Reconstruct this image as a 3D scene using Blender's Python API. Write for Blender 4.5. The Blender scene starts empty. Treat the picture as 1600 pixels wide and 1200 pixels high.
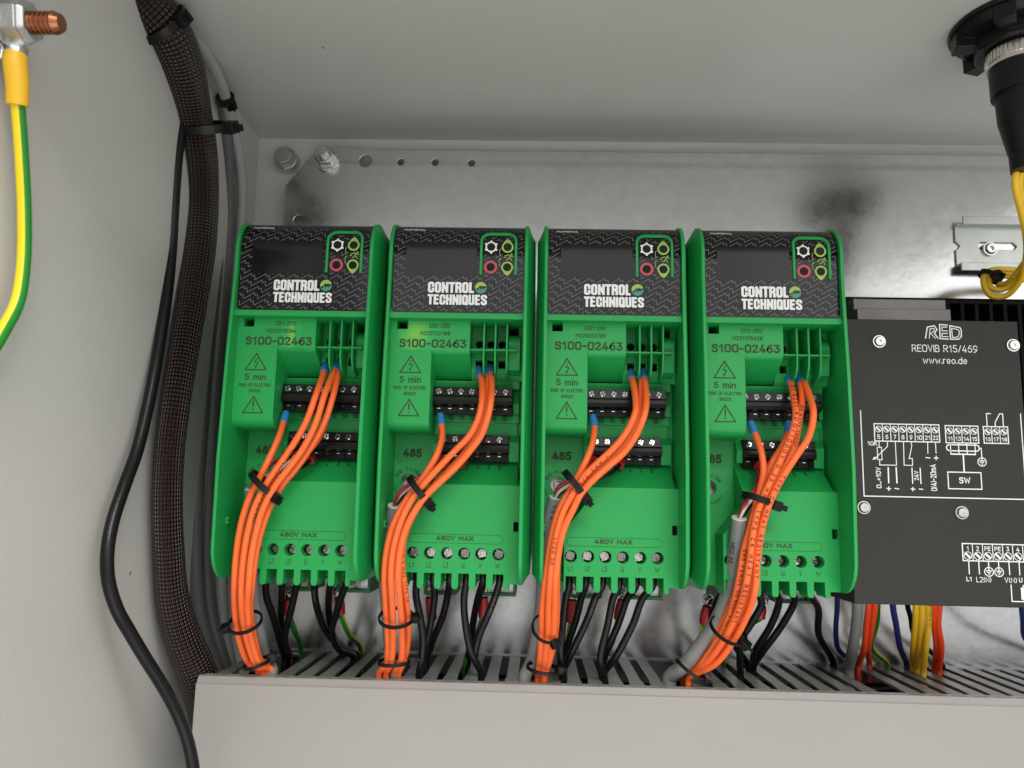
import bpy, bmesh, math, random
from mathutils import Vector, Matrix
random.seed(7)
sc = bpy.context.scene
COL = sc.collection
MM = 0.001
rad = math.radians

# ------------------------------------------------------------------ camera
F_PX, CX, CY = 1250.0, 805.0, 600.0
TH, PS, RL = rad(8.5), rad(-1.6), rad(1.25)
CAM = Vector((0, -535.0, 0))
Fv = Vector((math.sin(PS)*math.cos(TH), math.cos(PS)*math.cos(TH), math.sin(TH)))
R0 = Vector((math.cos(PS), -math.sin(PS), 0)); U0 = R0.cross(Fv)
Rv = R0*math.cos(RL)+U0*math.sin(RL); Uv = -R0*math.sin(RL)+U0*math.cos(RL)
cd = bpy.data.cameras.new('camera'); cam = bpy.data.objects.new('camera', cd); COL.objects.link(cam)
M = Matrix((Rv, Uv, -Fv)).transposed().to_4x4(); M.translation = CAM*MM
cam.matrix_world = M
cd.sensor_width = 36; cd.lens = 36*F_PX/1600; cd.shift_x = -(CX-800)/1600
cd.clip_start = 0.02; cd.clip_end = 50
cd.dof.use_dof = True; cd.dof.focus_distance = 0.43; cd.dof.aperture_fstop = 13
sc.camera = cam

# ------------------------------------------------------------------ light
w = bpy.data.worlds.new('World'); sc.world = w; w.use_nodes = True
bg = w.node_tree.nodes['Background']; bg.inputs[0].default_value = (1.0, 0.985, 0.965, 1); bg.inputs[1].default_value = 0.60
_n = w.node_tree.nodes; _l = w.node_tree.links          # the room: paler above, a darker floor below
_tc = _n.new('ShaderNodeTexCoord'); _sx = _n.new('ShaderNodeSeparateXYZ'); _l.new(_tc.outputs['Generated'], _sx.inputs[0])
_mr = _n.new('ShaderNodeMapRange'); _mr.inputs[1].default_value = -.35; _mr.inputs[2].default_value = .08; _mr.inputs[3].default_value = .50; _mr.inputs[4].default_value = .58
_l.new(_sx.outputs[2], _mr.inputs[0]); _l.new(_mr.outputs[0], bg.inputs[1])
def area(name, loc, tgt, sx, sy, e, col=(1, 1, 1)):
    l = bpy.data.lights.new(name, 'AREA'); l.shape = 'RECTANGLE'; l.size = sx; l.size_y = sy; l.energy = e; l.color = col
    o = bpy.data.objects.new(name, l); COL.objects.link(o); o.location = loc
    o.rotation_euler = (Vector(tgt)-Vector(loc)).to_track_quat('-Z', 'Y').to_euler(); return o
area('room_light', (0.42, -1.40, 0.36), (0.15, 0, 0.1), 1.7, 0.66, 3.6, (1, 0.985, 0.96))
area('floor_bounce', (0.10, -0.95, -0.62), (0.0, -0.2, 0.25), 1.4, 0.8, 5.4, (1, 0.985, 0.965))
area('key_light', (0.30, -1.25, 1.00), (0.0, 0, 0.0), 0.6, 0.5, 19, (1, 0.985, 0.96))
area('side_light', (1.15, -1.15, 0.30), (0.1, 0, 0.1), 1.6, 1.1, 2.2, (1, 0.985, 0.96))
sc.view_settings.view_transform = 'Standard'; sc.view_settings.look = 'None'
sc.view_settings.exposure = 0; sc.view_settings.gamma = 1

# ------------------------------------------------------------------ helpers
def P(px, py, d):
    """a pixel of the photograph and a depth in front of the back wall -> (x, d, z) in mm"""
    D = Fv + Rv*((px-CX)/F_PX) - Uv*((py-CY)/F_PX)
    t = (-d-CAM.y)/D.y; p = CAM+D*t
    return (p.x, d, p.z)
def Pz(px, py, z):
    D = Fv + Rv*((px-CX)/F_PX) - Uv*((py-CY)/F_PX)
    t = (z-CAM.z)/D.z; p = CAM+D*t
    return (p.x, -p.y, z)
def Px(px, py, x):
    D = Fv + Rv*((px-CX)/F_PX) - Uv*((py-CY)/F_PX)
    t = (x-CAM.x)/D.x; p = CAM+D*t
    return (x, -p.y, p.z)
def W(p): return Vector((p[0], -p[1], p[2]))

def mat(name, col, rough=.5, metal=0, bump=0, bscale=800, var=0, coat=0, bevel=0, spec=.5, vscale=60, aniso=None):
    m = bpy.data.materials.new(name); m.use_nodes = True; nt = m.node_tree; N = nt.nodes; L = nt.links
    b = N['Principled BSDF']; b.inputs['Base Color'].default_value = (*col, 1)
    b.inputs['Roughness'].default_value = rough; b.inputs['Metallic'].default_value = metal
    b.inputs['Specular IOR Level'].default_value = spec
    if coat: b.inputs['Coat Weight'].default_value = coat; b.inputs['Coat Roughness'].default_value = .12
    tc = N.new('ShaderNodeTexCoord')
    nrm = None
    if bevel:
        bv = N.new('ShaderNodeBevel'); bv.samples = 4; bv.inputs['Radius'].default_value = bevel*MM; nrm = bv.outputs[0]
    if bump:
        nz = N.new('ShaderNodeTexNoise'); nz.inputs['Scale'].default_value = bscale; nz.inputs['Detail'].default_value = 3
        L.new(tc.outputs['Object'], nz.inputs['Vector'])
        bp = N.new('ShaderNodeBump'); bp.inputs['Strength'].default_value = bump; bp.inputs['Distance'].default_value = .0003
        L.new(nz.outputs['Fac'], bp.inputs['Height'])
        if nrm: L.new(nrm, bp.inputs['Normal'])
        nrm = bp.outputs[0]
    if nrm: L.new(nrm, b.inputs['Normal'])
    if var:
        n2 = N.new('ShaderNodeTexNoise'); n2.inputs['Scale'].default_value = vscale; n2.inputs['Detail'].default_value = 5; n2.inputs['Roughness'].default_value = .65
        L.new(tc.outputs['Object'], n2.inputs['Vector'])
        mr = N.new('ShaderNodeMapRange'); mr.inputs[1].default_value = .3; mr.inputs[2].default_value = .7
        mr.inputs[3].default_value = max(.03, rough-var); mr.inputs[4].default_value = min(1, rough+var)
        L.new(n2.outputs['Fac'], mr.inputs[0]); L.new(mr.outputs[0], b.inputs['Roughness'])
        hv = N.new('ShaderNodeMixRGB'); hv.blend_type = 'MULTIPLY'; hv.inputs[0].default_value = min(1, var*2.2)
        hv.inputs[1].default_value = (*col, 1); cr = N.new('ShaderNodeValToRGB')
        cr.color_ramp.elements[0].position = .3; cr.color_ramp.elements[0].color = (.72, .72, .72, 1); cr.color_ramp.elements[1].position = .7
        L.new(n2.outputs['Fac'], cr.inputs[0]); L.new(cr.outputs[0], hv.inputs[2]); L.new(hv.outputs[0], b.inputs['Base Color'])
    return m

GREEN = mat('green_plastic', (.012, .33, .072), .42, spec=.4, bump=.12, bscale=2500, var=.06, bevel=.45, vscale=90)
GREEN_D = mat('dark_green_plastic', (.006, .12, .03), .5, bump=.1, bscale=2000)
BLACKP = mat('black_terminal_plastic', (.004, .004, .004), .34, spec=.22, var=.06, bevel=.25)
HOLE = mat('black_opening', (.002, .002, .002), .8)
LABEL = mat('label_gloss', (.005, .005, .006), .12, spec=.36, var=.03)
DISPLAY = mat('display_gloss', (.003, .003, .004), .14, spec=.40)
GREY_PR = mat('grey_print', (.19, .19, .205), .45)
WHITE_PR = mat('white_print', (.82, .83, .82), .45)
INK = mat('dark_ink', (.040, .068, .028), .6, spec=.2)
LIME = mat('lime_print', (.30, .50, .09), .4)
TEAL = mat('teal_print', (.05, .28, .20), .4)
PINK = mat('red_print', (.48, .065, .10), .4)
STEEL = mat('screw_steel', (.60, .60, .58), .17, 1, var=.03, vscale=300)
ZINC = mat('zinc_steel', (.62, .63, .63), .28, 1, var=.12, vscale=250)
ORANGE = mat('orange_pvc', (.95, .155, .03), .48, bump=.08, bscale=1500, var=.05)
REDOR = mat('red_orange_pvc', (.80, .065, .015), .42, var=.05)
BLUEF = mat('blue_ferrule', (.035, .22, .52), .38, var=.05)
REDF = mat('red_ferrule', (.38, .012, .015), .4, var=.05)
REDW = mat('crimson_insulation', (.36, .010, .03), .4)
WHITEW = mat('white_insulation', (.6, .58, .52), .45)
BLK = mat('black_pvc', (.006, .006, .007), .30, spec=.28, bump=.15, bscale=900, var=.08)
NAVY = mat('navy_pvc', (.010, .022, .13), .4, var=.05)
YEL = mat('yellow_pvc', (.80, .50, .02), .42, var=.05)
GREYC = mat('grey_cable_pvc', (.20, .205, .20), .5, bump=.15, bscale=500, var=.05)
GREYSH = mat('shaded_grey_cable_pvc', (.10, .10, .102), .5, bump=.15, bscale=500, var=.05)  # grey cable sheath with the shade behind the sleeve put into its colour
GREYL = mat('light_grey_cable_pvc', (.33, .34, .34), .45, var=.05)
NYLON = mat('black_nylon', (.005, .005, .005), .32, spec=.25, var=.08, bevel=.2)
INKB = mat('black_ink', (.01, .008, .008), .6)
INKG = mat('grey_ink', (.12, .12, .12), .6)
PAINT = mat('light_grey_powder_coat', (.56, .552, .52), .36, bump=.35, bscale=420, var=.05, vscale=14)
def specks(m):
    nt = m.node_tree; N = nt.nodes; L = nt.links; b = N['Principled BSDF']; src = b.inputs['Base Color'].links[0].from_socket
    tc = N.new('ShaderNodeTexCoord'); v = N.new('ShaderNodeTexVoronoi'); v.inputs['Scale'].default_value = 22; L.new(tc.outputs['Object'], v.inputs['Vector'])
    r = N.new('ShaderNodeMapRange'); r.inputs[1].default_value = .018; r.inputs[2].default_value = .03; r.inputs[3].default_value = .75; r.inputs[4].default_value = 0; L.new(v.outputs['Distance'], r.inputs[0])
    mx = N.new('ShaderNodeMixRGB'); mx.inputs[2].default_value = (.12, .11, .09, 1); L.new(r.outputs[0], mx.inputs[0]); L.new(src, mx.inputs[1]); L.new(mx.outputs[0], b.inputs['Base Color'])
specks(PAINT)
DUCT = mat('grey_duct_pvc', (.175, .172, .165), .42, var=.05, bevel=.4, bump=.05, bscale=900)
DUCTF = mat('grey_duct_cover', (.32, .30, .284), .4, var=.07, bevel=.6, bump=.12, bscale=300, vscale=25)
specks(DUCTF)
PANEL = mat('black_anodised_panel', (.026, .025, .0225), .5, spec=.3, bump=.12, bscale=2200, var=.05, bevel=.4)
HEATS = mat('black_heatsink', (.003, .003, .003), .7, spec=.15)
ALU = mat('aluminium_bracket', (.24, .225, .21), .5, .4, var=.1)
COPPER = mat('copper_stud', (.42, .17, .09), .32, 1, var=.15, vscale=300)
NICKEL = mat('nickel_ring', (.80, .77, .70), .2, 1, var=.05, vscale=200)
SCREWD = mat('power_screw_steel', (.42, .41, .38), .2, 1, var=.04, vscale=300)
YSLV = mat('amber_sleeve', (.86, .50, .02), .35, var=.05)

def galv():
    m = mat('galvanised_steel', (.56, .57, .57), .34, 1); nt = m.node_tree; N = nt.nodes; L = nt.links; b = N['Principled BSDF']
    tc = N.new('ShaderNodeTexCoord')
    def noise(scale, detail, stretch=(1, 1, 1)):
        mp = N.new('ShaderNodeMapping'); mp.inputs['Scale'].default_value = stretch; L.new(tc.outputs['Object'], mp.inputs[0])
        n = N.new('ShaderNodeTexNoise'); n.inputs['Scale'].default_value = scale; n.inputs['Detail'].default_value = detail; n.inputs['Roughness'].default_value = .7
        L.new(mp.outputs[0], n.inputs['Vector']); return n.outputs['Fac']
    def mrange(s, a, c): 
        r = N.new('ShaderNodeMapRange'); r.inputs[1].default_value = .3; r.inputs[2].default_value = .7; r.inputs[3].default_value = a; r.inputs[4].default_value = c
        L.new(s, r.inputs[0]); return r.outputs[0]
    a = noise(110, 8); c = noise(16, 4, (1, 1, 1.6)); vo = N.new('ShaderNodeTexVoronoi'); vo.inputs['Scale'].default_value = 240; L.new(tc.outputs['Object'], vo.inputs['Vector'])
    ad = N.new('ShaderNodeMath'); ad.operation = 'ADD'; L.new(mrange(a, -.03, .03), ad.inputs[0]); L.new(mrange(c, .195, .225), ad.inputs[1]); L.new(ad.outputs[0], b.inputs['Roughness'])
    mx = N.new('ShaderNodeMixRGB'); mx.blend_type = 'MULTIPLY'; mx.inputs[0].default_value = 1; mx.inputs[1].default_value = (.64, .65, .655, 1)
    ad2 = N.new('ShaderNodeMath'); ad2.operation = 'MULTIPLY'; L.new(mrange(a, .91, 1.05), ad2.inputs[0]); L.new(mrange(c, .97, 1.02), ad2.inputs[1])
    L.new(ad2.outputs[0], mx.inputs[2]); L.new(mx.outputs[0], b.inputs['Base Color'])
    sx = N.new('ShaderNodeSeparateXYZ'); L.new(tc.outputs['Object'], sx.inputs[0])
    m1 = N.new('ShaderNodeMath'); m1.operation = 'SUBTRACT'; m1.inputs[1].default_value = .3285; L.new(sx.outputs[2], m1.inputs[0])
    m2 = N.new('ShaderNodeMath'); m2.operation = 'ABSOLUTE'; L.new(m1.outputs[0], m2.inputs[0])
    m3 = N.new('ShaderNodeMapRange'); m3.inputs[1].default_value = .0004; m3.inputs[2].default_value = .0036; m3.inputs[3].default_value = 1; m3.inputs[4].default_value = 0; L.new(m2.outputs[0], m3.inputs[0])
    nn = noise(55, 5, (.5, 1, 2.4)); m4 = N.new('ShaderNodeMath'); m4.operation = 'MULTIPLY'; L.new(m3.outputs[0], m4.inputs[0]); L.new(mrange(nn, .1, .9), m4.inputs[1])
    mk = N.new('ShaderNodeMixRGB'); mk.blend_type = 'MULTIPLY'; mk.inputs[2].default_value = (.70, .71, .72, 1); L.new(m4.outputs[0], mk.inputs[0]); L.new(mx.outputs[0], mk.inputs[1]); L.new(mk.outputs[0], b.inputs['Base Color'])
    bp = N.new('ShaderNodeBump'); bp.inputs['Strength'].default_value = .05; bp.inputs['Distance'].default_value = .0006; L.new(c, bp.inputs['Height'])
    bp2 = N.new('ShaderNodeBump'); bp2.inputs['Strength'].default_value = .10; bp2.inputs['Distance'].default_value = .0002; L.new(vo.outputs['Distance'], bp2.inputs['Height'])
    L.new(bp.outputs[0], bp2.inputs['Normal']); L.new(bp2.outputs[0], b.inputs['Normal'])
    return m
GALV = galv()

def braid():
    m = bpy.data.materials.new('braided_sleeving'); m.use_nodes = True; nt = m.node_tree; N = nt.nodes; L = nt.links; b = N['Principled BSDF']
    uv = N.new('ShaderNodeUVMap'); sp = N.new('ShaderNodeSeparateXYZ'); L.new(uv.outputs[0], sp.inputs[0])
    def mth(op, a, c=None):
        n = N.new('ShaderNodeMath'); n.operation = op
        for i, v in enumerate((a, c)):
            if v is None: continue
            if isinstance(v, (int, float)): n.inputs[i].default_value = v
            else: L.new(v, n.inputs[i])
        return n.outputs[0]
    u = mth('MULTIPLY', sp.outputs[0], 2*math.pi/2.15); v = mth('MULTIPLY', sp.outputs[1], 2*math.pi*31)
    hgt = mth('MULTIPLY', mth('ADD', mth('COSINE', u), mth('COSINE', v)), .5)      # woven diamonds, -1..1
    cr = N.new('ShaderNodeValToRGB'); e = cr.color_ramp.elements
    e[0].position = .30; e[0].color = (.003, .002, .002, 1); e[1].position = .62; e[1].color = (.014, .0035, .0025, 1)
    x = cr.color_ramp.elements.new(.9); x.color = (.055, .019, .011, 1)
    L.new(mth('ADD', mth('MULTIPLY', hgt, .5), .5), cr.inputs[0]); L.new(cr.outputs[0], b.inputs['Base Color'])
    b.inputs['Roughness'].default_value = .27; b.inputs['Specular IOR Level'].default_value = .5
    bp = N.new('ShaderNodeBump'); bp.inputs['Strength'].default_value = 1; bp.inputs['Distance'].default_value = .0006
    L.new(hgt, bp.inputs['Height']); L.new(bp.outputs[0], b.inputs['Normal'])
    return m
BRAID = braid()
def striped(off=.0, wd=.28):
    m = bpy.data.materials.new('yellow_green_pvc'); m.use_nodes = True; nt = m.node_tree; N = nt.nodes; L = nt.links; b = N['Principled BSDF']
    uv = N.new('ShaderNodeUVMap'); sp = N.new('ShaderNodeSeparateXYZ'); L.new(uv.outputs[0], sp.inputs[0])
    a = N.new('ShaderNodeMath'); a.operation = 'ADD'; a.inputs[1].default_value = off; L.new(sp.outputs[1], a.inputs[0])
    f = N.new('ShaderNodeMath'); f.operation = 'FRACT'; L.new(a.outputs[0], f.inputs[0])
    g = N.new('ShaderNodeMath'); g.operation = 'LESS_THAN'; g.inputs[1].default_value = wd; L.new(f.outputs[0], g.inputs[0])
    mx = N.new('ShaderNodeMixRGB'); mx.inputs[1].default_value = (.88, .66, .01, 1); mx.inputs[2].default_value = (.015, .23, .02, 1)
    L.new(g.outputs[0], mx.inputs[0]); L.new(mx.outputs[0], b.inputs['Base Color']); b.inputs['Roughness'].default_value = .4
    return m

class MB:
    def __init__(s): s.v = []; s.f = []; s.uv = {}
    def add(s, vs, fs):
        b = len(s.v); s.v += [tuple(p) for p in vs]; s.f += [tuple(i+b for i in f) for f in fs]; return s
    def box(s, x0, x1, d0, d1, z0, z1):
        vs = [(x, d, z) for x in (x0, x1) for d in (d0, d1) for z in (z0, z1)]
        return s.add(vs, [(0, 1, 3, 2), (4, 6, 7, 5), (0, 4, 5, 1), (2, 3, 7, 6), (0, 2, 6, 4), (1, 5, 7, 3)])
    def prism(s, pts, a, b, ax):
        """ax='d': pts (x,z) extruded over depth; ax='x': pts (d,z) over x; ax='z': pts (x,d) over z"""
        n = len(pts); f = {'d': lambda p, t: (p[0], t, p[1]), 'x': lambda p, t: (t, p[0], p[1]), 'z': lambda p, t: (p[0], p[1], t)}[ax]
        vs = [f(p, a) for p in pts]+[f(p, b) for p in pts]
        fs = [tuple(range(n)), tuple(range(2*n-1, n-1, -1))]+[(i, (i+1) % n, (i+1) % n+n, i+n) for i in range(n)]
        return s.add(vs, fs)
    def cyl(s, c, r, a, b, ax='d', n=24, r2=None, ph=0):
        r2 = r if r2 is None else r2; vs = []
        for t, q in ((a, r), (b, r2)):
            for i in range(n):
                an = 2*math.pi*i/n+ph; u, v = q*math.cos(an), q*math.sin(an)
                vs.append({'d': (c[0]+u, t, c[1]+v), 'x': (t, c[0]+u, c[1]+v), 'z': (c[0]+u, c[1]+v, t)}[ax])
        return s.add(vs, [tuple(range(n)), tuple(range(2*n-1, n-1, -1))]+[(i, (i+1) % n, (i+1) % n+n, i+n) for i in range(n)])
    def merge(s, o): return s.add(o.v, o.f)
    def mesh(s, name, org=(0, 0, 0), recalc=True):
        me = bpy.data.meshes.new(name)
        me.from_pydata([((x-org[0])*MM, (-d+org[1])*MM, (z-org[2])*MM) for x, d, z in s.v], [], s.f)
        if recalc:
            bm = bmesh.new(); bm.from_mesh(me); bmesh.ops.recalc_face_normals(bm, faces=bm.faces[:]); bm.to_mesh(me); bm.free()
        me.update(); return me
    def build(s, name, m, parent=None, org=(0, 0, 0), smooth=False, bevel=0, recalc=True):
        """one linked mesh object; org is the world point (mm) of its thing; a part sits at its parent's origin"""
        me = s.mesh(name, org, recalc); me.materials.append(m)
        if s.uv:
            lay = me.uv_layers.new(name='UVMap')
            for li, l in enumerate(me.loops): lay.data[li].uv = s.uv[li]
        o = bpy.data.objects.new(name, me); COL.objects.link(o)
        if parent is not None: o.parent = parent
        else: o.location = W(org)*MM
        if smooth:
            for p in me.polygons: p.use_smooth = True
        if smooth == 'auto': me.set_sharp_from_angle(angle=rad(38))
        if bevel:
            bv = o.modifiers.new('bevel', 'BEVEL'); bv.width = bevel*MM; bv.segments = 2; bv.limit_method = 'ANGLE'; bv.angle_limit = rad(35)
        return o
def cut(base, cutter):
    a = bpy.data.objects.new('a', base.mesh('a')); b = bpy.data.objects.new('b', cutter.mesh('b'))
    COL.objects.link(a); COL.objects.link(b)
    md = a.modifiers.new('x', 'BOOLEAN'); md.operation = 'DIFFERENCE'; md.solver = 'EXACT'; md.object = b; md.use_self = True
    dg = bpy.context.evaluated_depsgraph_get(); dg.update()
    me = bpy.data.meshes.new_from_object(a.evaluated_get(dg))
    r = MB(); r.add([(v.co.x/MM, -v.co.y/MM, v.co.z/MM) for v in me.vertices], [tuple(p.vertices) for p in me.polygons])
    bpy.data.objects.remove(a); bpy.data.objects.remove(b); bpy.data.meshes.remove(me)
    return r
def tag(o, label, cat, group=None, kind=None):
    o['label'] = label; o['category'] = cat
    if group: o['group'] = group
    if kind: o['kind'] = kind
    return o
def struct(o, label, cat):
    return tag(o, label, cat, kind='structure')
def thing(name, org, label, cat, group=None):
    o = bpy.data.objects.new(name, None); COL.objects.link(o); o.location = W(org)*MM; o.empty_display_size = .01
    return tag(o, label, cat, group)
def copy_tree(o, parent=None):
    c = o.copy(); COL.objects.link(c)
    if parent: c.parent = parent
    for ch in [x for x in o.children]: copy_tree(ch, c)
    return c

def poly(mb, pts, d, f=None): mb.add([(f(*p) if f else (p[0], d, p[1])) for p in pts], [tuple(range(len(pts)))])
_ln = [0]
def line(mb, pts, w, d, f=None, closed=False):
    n = len(pts); L = []; Rr = []
    for i in range(n):
        a = pts[(i-1) % n] if (closed or i > 0) else pts[i]; b = pts[(i+1) % n] if (closed or i < n-1) else pts[i]
        p = Vector(pts[i]); t1 = (p-Vector(a)); t2 = (Vector(b)-p)
        if t1.length < 1e-9: t1 = t2
        if t2.length < 1e-9: t2 = t1
        t1 = t1.normalized(); t2 = t2.normalized(); t = (t1+t2)
        t = t.normalized() if t.length > .2 else t1
        nn = Vector((-t.y, t.x)); k = min(1.8, 1/max(.3, abs(nn.dot(Vector((-t1.y, t1.x)))))); 
        L.append(p+nn*w/2*k); Rr.append(p-nn*w/2*k)
    m = n if closed else n-1
    _ln[0] = (_ln[0]+1) % 5; e = _ln[0]*.006
    vs = [(f(*p) if f else (p[0], d, p[1])) for p in L+Rr]; vs = [(a_, b_+e, c_) for a_, b_, c_ in vs]
    mb.add(vs, [(i, (i+1) % n, (i+1) % n+n, i+n) for i in range(m)])
def circ(c, r, n=28, a0=0, a1=360): return [(c[0]+r*math.cos(rad(a0+(a1-a0)*i/(n if a1-a0 == 360 else n-1))), c[1]+r*math.sin(rad(a0+(a1-a0)*i/(n if a1-a0 == 360 else n-1)))) for i in range(n)]
def ringp(mb, c, r0, r1, d, f=None, n=28, a0=0, a1=360):
    A = circ(c, r0, n, a0, a1); B = circ(c, r1, n, a0, a1); m = n if a1-a0 == 360 else n-1
    mb.add([(f(*p) if f else (p[0], d, p[1])) for p in A+B], [(i, (i+1) % n, (i+1) % n+n, i+n) for i in range(m)])

# -- technical stroke lettering: polylines in a cell of height 1
def _A(cx, cy, rx, ry, a0, a1, n=7): return [(cx+rx*math.cos(rad(a0+(a1-a0)*i/n)), cy+ry*math.sin(rad(a0+(a1-a0)*i/n))) for i in range(n+1)]
_h = .56; _r = .2
def _O(w): return [_A(w-_r, 1-_r, _r, _r, 0, 90, 4)+_A(_r, 1-_r, _r, _r, 90, 180, 4)+_A(_r, _r, _r, _r, 180, 270, 4)+_A(w-_r, _r, _r, _r, 270, 360, 4)+[(w, 1-_r)]]
SF = {
 '0': (.56, _O(.56)), 'O': (.60, _O(.60)),
 '1': (.36, [[(0, .74), (.26, 1), (.26, 0)]]),
 '2': (.52, [[(0, .84)]+_A(.24, .76, .26, .24, 150, -20, 8)+[(.44, .6), (0, 0), (.53, 0)]]),
 '3': (.52, [[(0, 1), (.5, 1), (.24, .6)]+_A(.24, .3, .28, .3, 85, -150, 10)]),
 '4': (.58, [[(.42, 0), (.42, .52)], [(.34, 1), (0, .24), (.58, .24)]]),
 '5': (.52, [[(.48, 1), (.06, 1), (.03, .56), (.26, .6)]+_A(.24, .3, .28, .3, 75, -150, 9)]),
 '6': (.54, [_A(.44, .36, .44, .64, 85, 180, 7)+_A(.27, .31, .27, .31, 180, 540, 16)]),
 '7': (.50, [[(0, 1), (.5, 1), (.16, 0)]]),
 '8': (.54, [_A(.27, .76, .22, .24, -90, 270, 16), _A(.27, .27, .27, .27, -90, 270, 16)]),
 '9': (.54, [_A(.10, .64, .44, .64, -95, 0, 7)+_A(.27, .69, .27, .31, 0, 360, 16)]),
 'A': (.62, [[(0, 0), (.31, 1), (.62, 0)], [(.1, .3), (.52, .3)]]),
 'B': (.54, [[(0, 0), (0, 1), (.3, 1)]+_A(.3, .77, .2, .23, 90, -90, 6)+[(.02, .54)], [(.3, .54)]+_A(.3, .27, .24, .27, 90, -90, 6)+[(0, 0)]]),
 'C': (.54, [[(.54, .78)]+_A(.54-_r, 1-_r, _r, _r, 10, 90, 4)+_A(_r, 1-_r, _r, _r, 90, 180, 4)+_A(_r, _r, _r, _r, 180, 270, 4)+_A(.54-_r, _r, _r, _r, 270, 350, 4)+[(.54, .22)]]),
 'D': (.58, [[(0, 0), (0, 1), (.34, 1)]+_A(.58-_r, 1-_r, _r, _r, 90, 0, 4)+_A(.58-_r, _r, _r, _r, 0, -90, 4)+[(0, 0)]]),
 'E': (.48, [[(.48, 1), (0, 1), (0, 0), (.48, 0)], [(0, .52), (.42, .52)]]),
 'F': (.48, [[(.48, 1), (0, 1), (0, 0)], [(0, .5), (.42, .5)]]),
 'G': (.58, [[(.56, .78)]+_A(.58-_r, 1-_r, _r, _r, 10, 90, 4)+_A(_r, 1-_r, _r, _r, 90, 180, 4)+_A(_r, _r, _r, _r, 180, 270, 4)+_A(.58-_r, _r, _r, _r, 270, 360, 4)+[(.58, .48), (.32, .48)]]),
 'H': (.56, [[(0, 0), (0, 1)], [(.56, 0), (.56, 1)], [(0, .52), (.56, .52)]]),
 'I': (.0, [[(0, 0), (0, 1)]]), 'J': (.4, [[(.4, 1), (.4, .2)]+_A(.2, .2, .2, .2, 0, -180, 6)]),
 'K': (.56, [[(0, 0), (0, 1)], [(.54, 1), (.04, .46)], [(.18, .6), (.56, 0)]]),
 'L': (.46, [[(0, 1), (0, 0), (.46, 0)]]),
 'M': (.70, [[(0, 0), (0, 1), (.35, .36), (.70, 1), (.70, 0)]]),
 'N': (.58, [[(0, 0), (0, 1), (.58, 0), (.58, 1)]]),
 'P': (.54, [[(0, 0), (0, 1), (.32, 1)]+_A(.30, .73, .24, .27, 90, -90, 7)+[(0, .46)]]),
 'Q': (.60, _O(.60)+[[(.4, .2), (.62, -.06)]]),
 'R': (.56, [[(0, 0), (0, 1), (.32, 1)]+_A(.30, .74, .24, .26, 90, -90, 7)+[(0, .48)], [(.3, .48), (.56, 0)]]),
 'S': (.54, [[(.52, .82)]+_A(.34, .84, .18, .16, 10, 90, 3)+_A(.2, .77, .2, .23, 90, 250, 6)+_A(.34, .26, .2, .26, 70, -90, 6)+_A(.2, .16, .2, .16, -90, -170, 3)]),
 'T': (.54, [[(0, 1), (.54, 1)], [(.27, .98), (.27, 0)]]),
 'U': (.56, [[(0, 1)]+_A(_r, _r, _r, _r, 180, 270, 4)+_A(.56-_r, _r, _r, _r, 270, 360, 4)+[(.56, 1)]]),
 'V': (.58, [[(0, 1), (.29, 0), (.58, 1)]]), 'W': (.82, [[(0, 1), (.2, 0), (.41, .8), (.62, 0), (.82, 1)]]),
 'X': (.56, [[(0, 0), (.56, 1)], [(0, 1), (.56, 0)]]), 'Y': (.56, [[(0, 1), (.28, .5), (.56, 1)], [(.28, .5), (.28, 0)]]), 'Z': (.52, [[(0, 1), (.52, 1), (0, 0), (.52, 0)]]),
 'm': (.72, [[(0, 0), (0, .7)], [(0, .5)]+_A(.18, .5, .18, .2, 180, 0, 6)+[(.36, 0)], [(.36, .5)]+_A(.54, .5, .18, .2, 180, 0, 6)+[(.72, 0)]]),
 'i': (.0, [[(0, 0), (0, .6)], [(0, .9), (0, .95)]]), 'n': (.42, [[(0, 0), (0, .7)], [(0, .48)]+_A(.21, .48, .21, .22, 180, 0, 6)+[(.42, 0)]]),
 'w': (.64, [[(0, .7), (.16, 0), (.32, .6), (.48, 0), (.64, .7)]]), 'r': (.26, [[(0, 0), (0, .7)], [(0, .45)]+_A(.22, .45, .22, .25, 180, 80, 4)]),
 'e': (.46, [[(0, .37), (.45, .37)]+_A(.23, .36, .23, .35, 5, 320, 12)]), 'o': (.48, [_A(.24, .35, .24, .35, 0, 360, 16)]),
 'd': (.48, [_A(.24, .35, .24, .35, 0, 360, 16), [(.48, 0), (.48, 1)]]),
 '.': (.0, [[(0, 0), (0, .12)]]), '-': (.34, [[(0, .45), (.34, .45)]]), '+': (.44, [[(0, .45), (.44, .45)], [(.22, .22), (.22, .68)]]), '/': (.36, [[(0, 0), (.36, 1)]]),
 '(': (.16, [_A(.4, .5, .4, .66, 132, 228, 6)]), ')': (.16, [_A(-.24, .5, .4, .66, -48, 48, 6)]), ' ': (.2, [])}
_w = .31; _c = .085
_OO = [[(_w, .5), (_w, 1-_c), (_w-_c, 1), (_c, 1), (0, 1-_c), (0, _c), (_c, 0), (_w-_c, 0), (_w, _c), (_w, .5)]]
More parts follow.
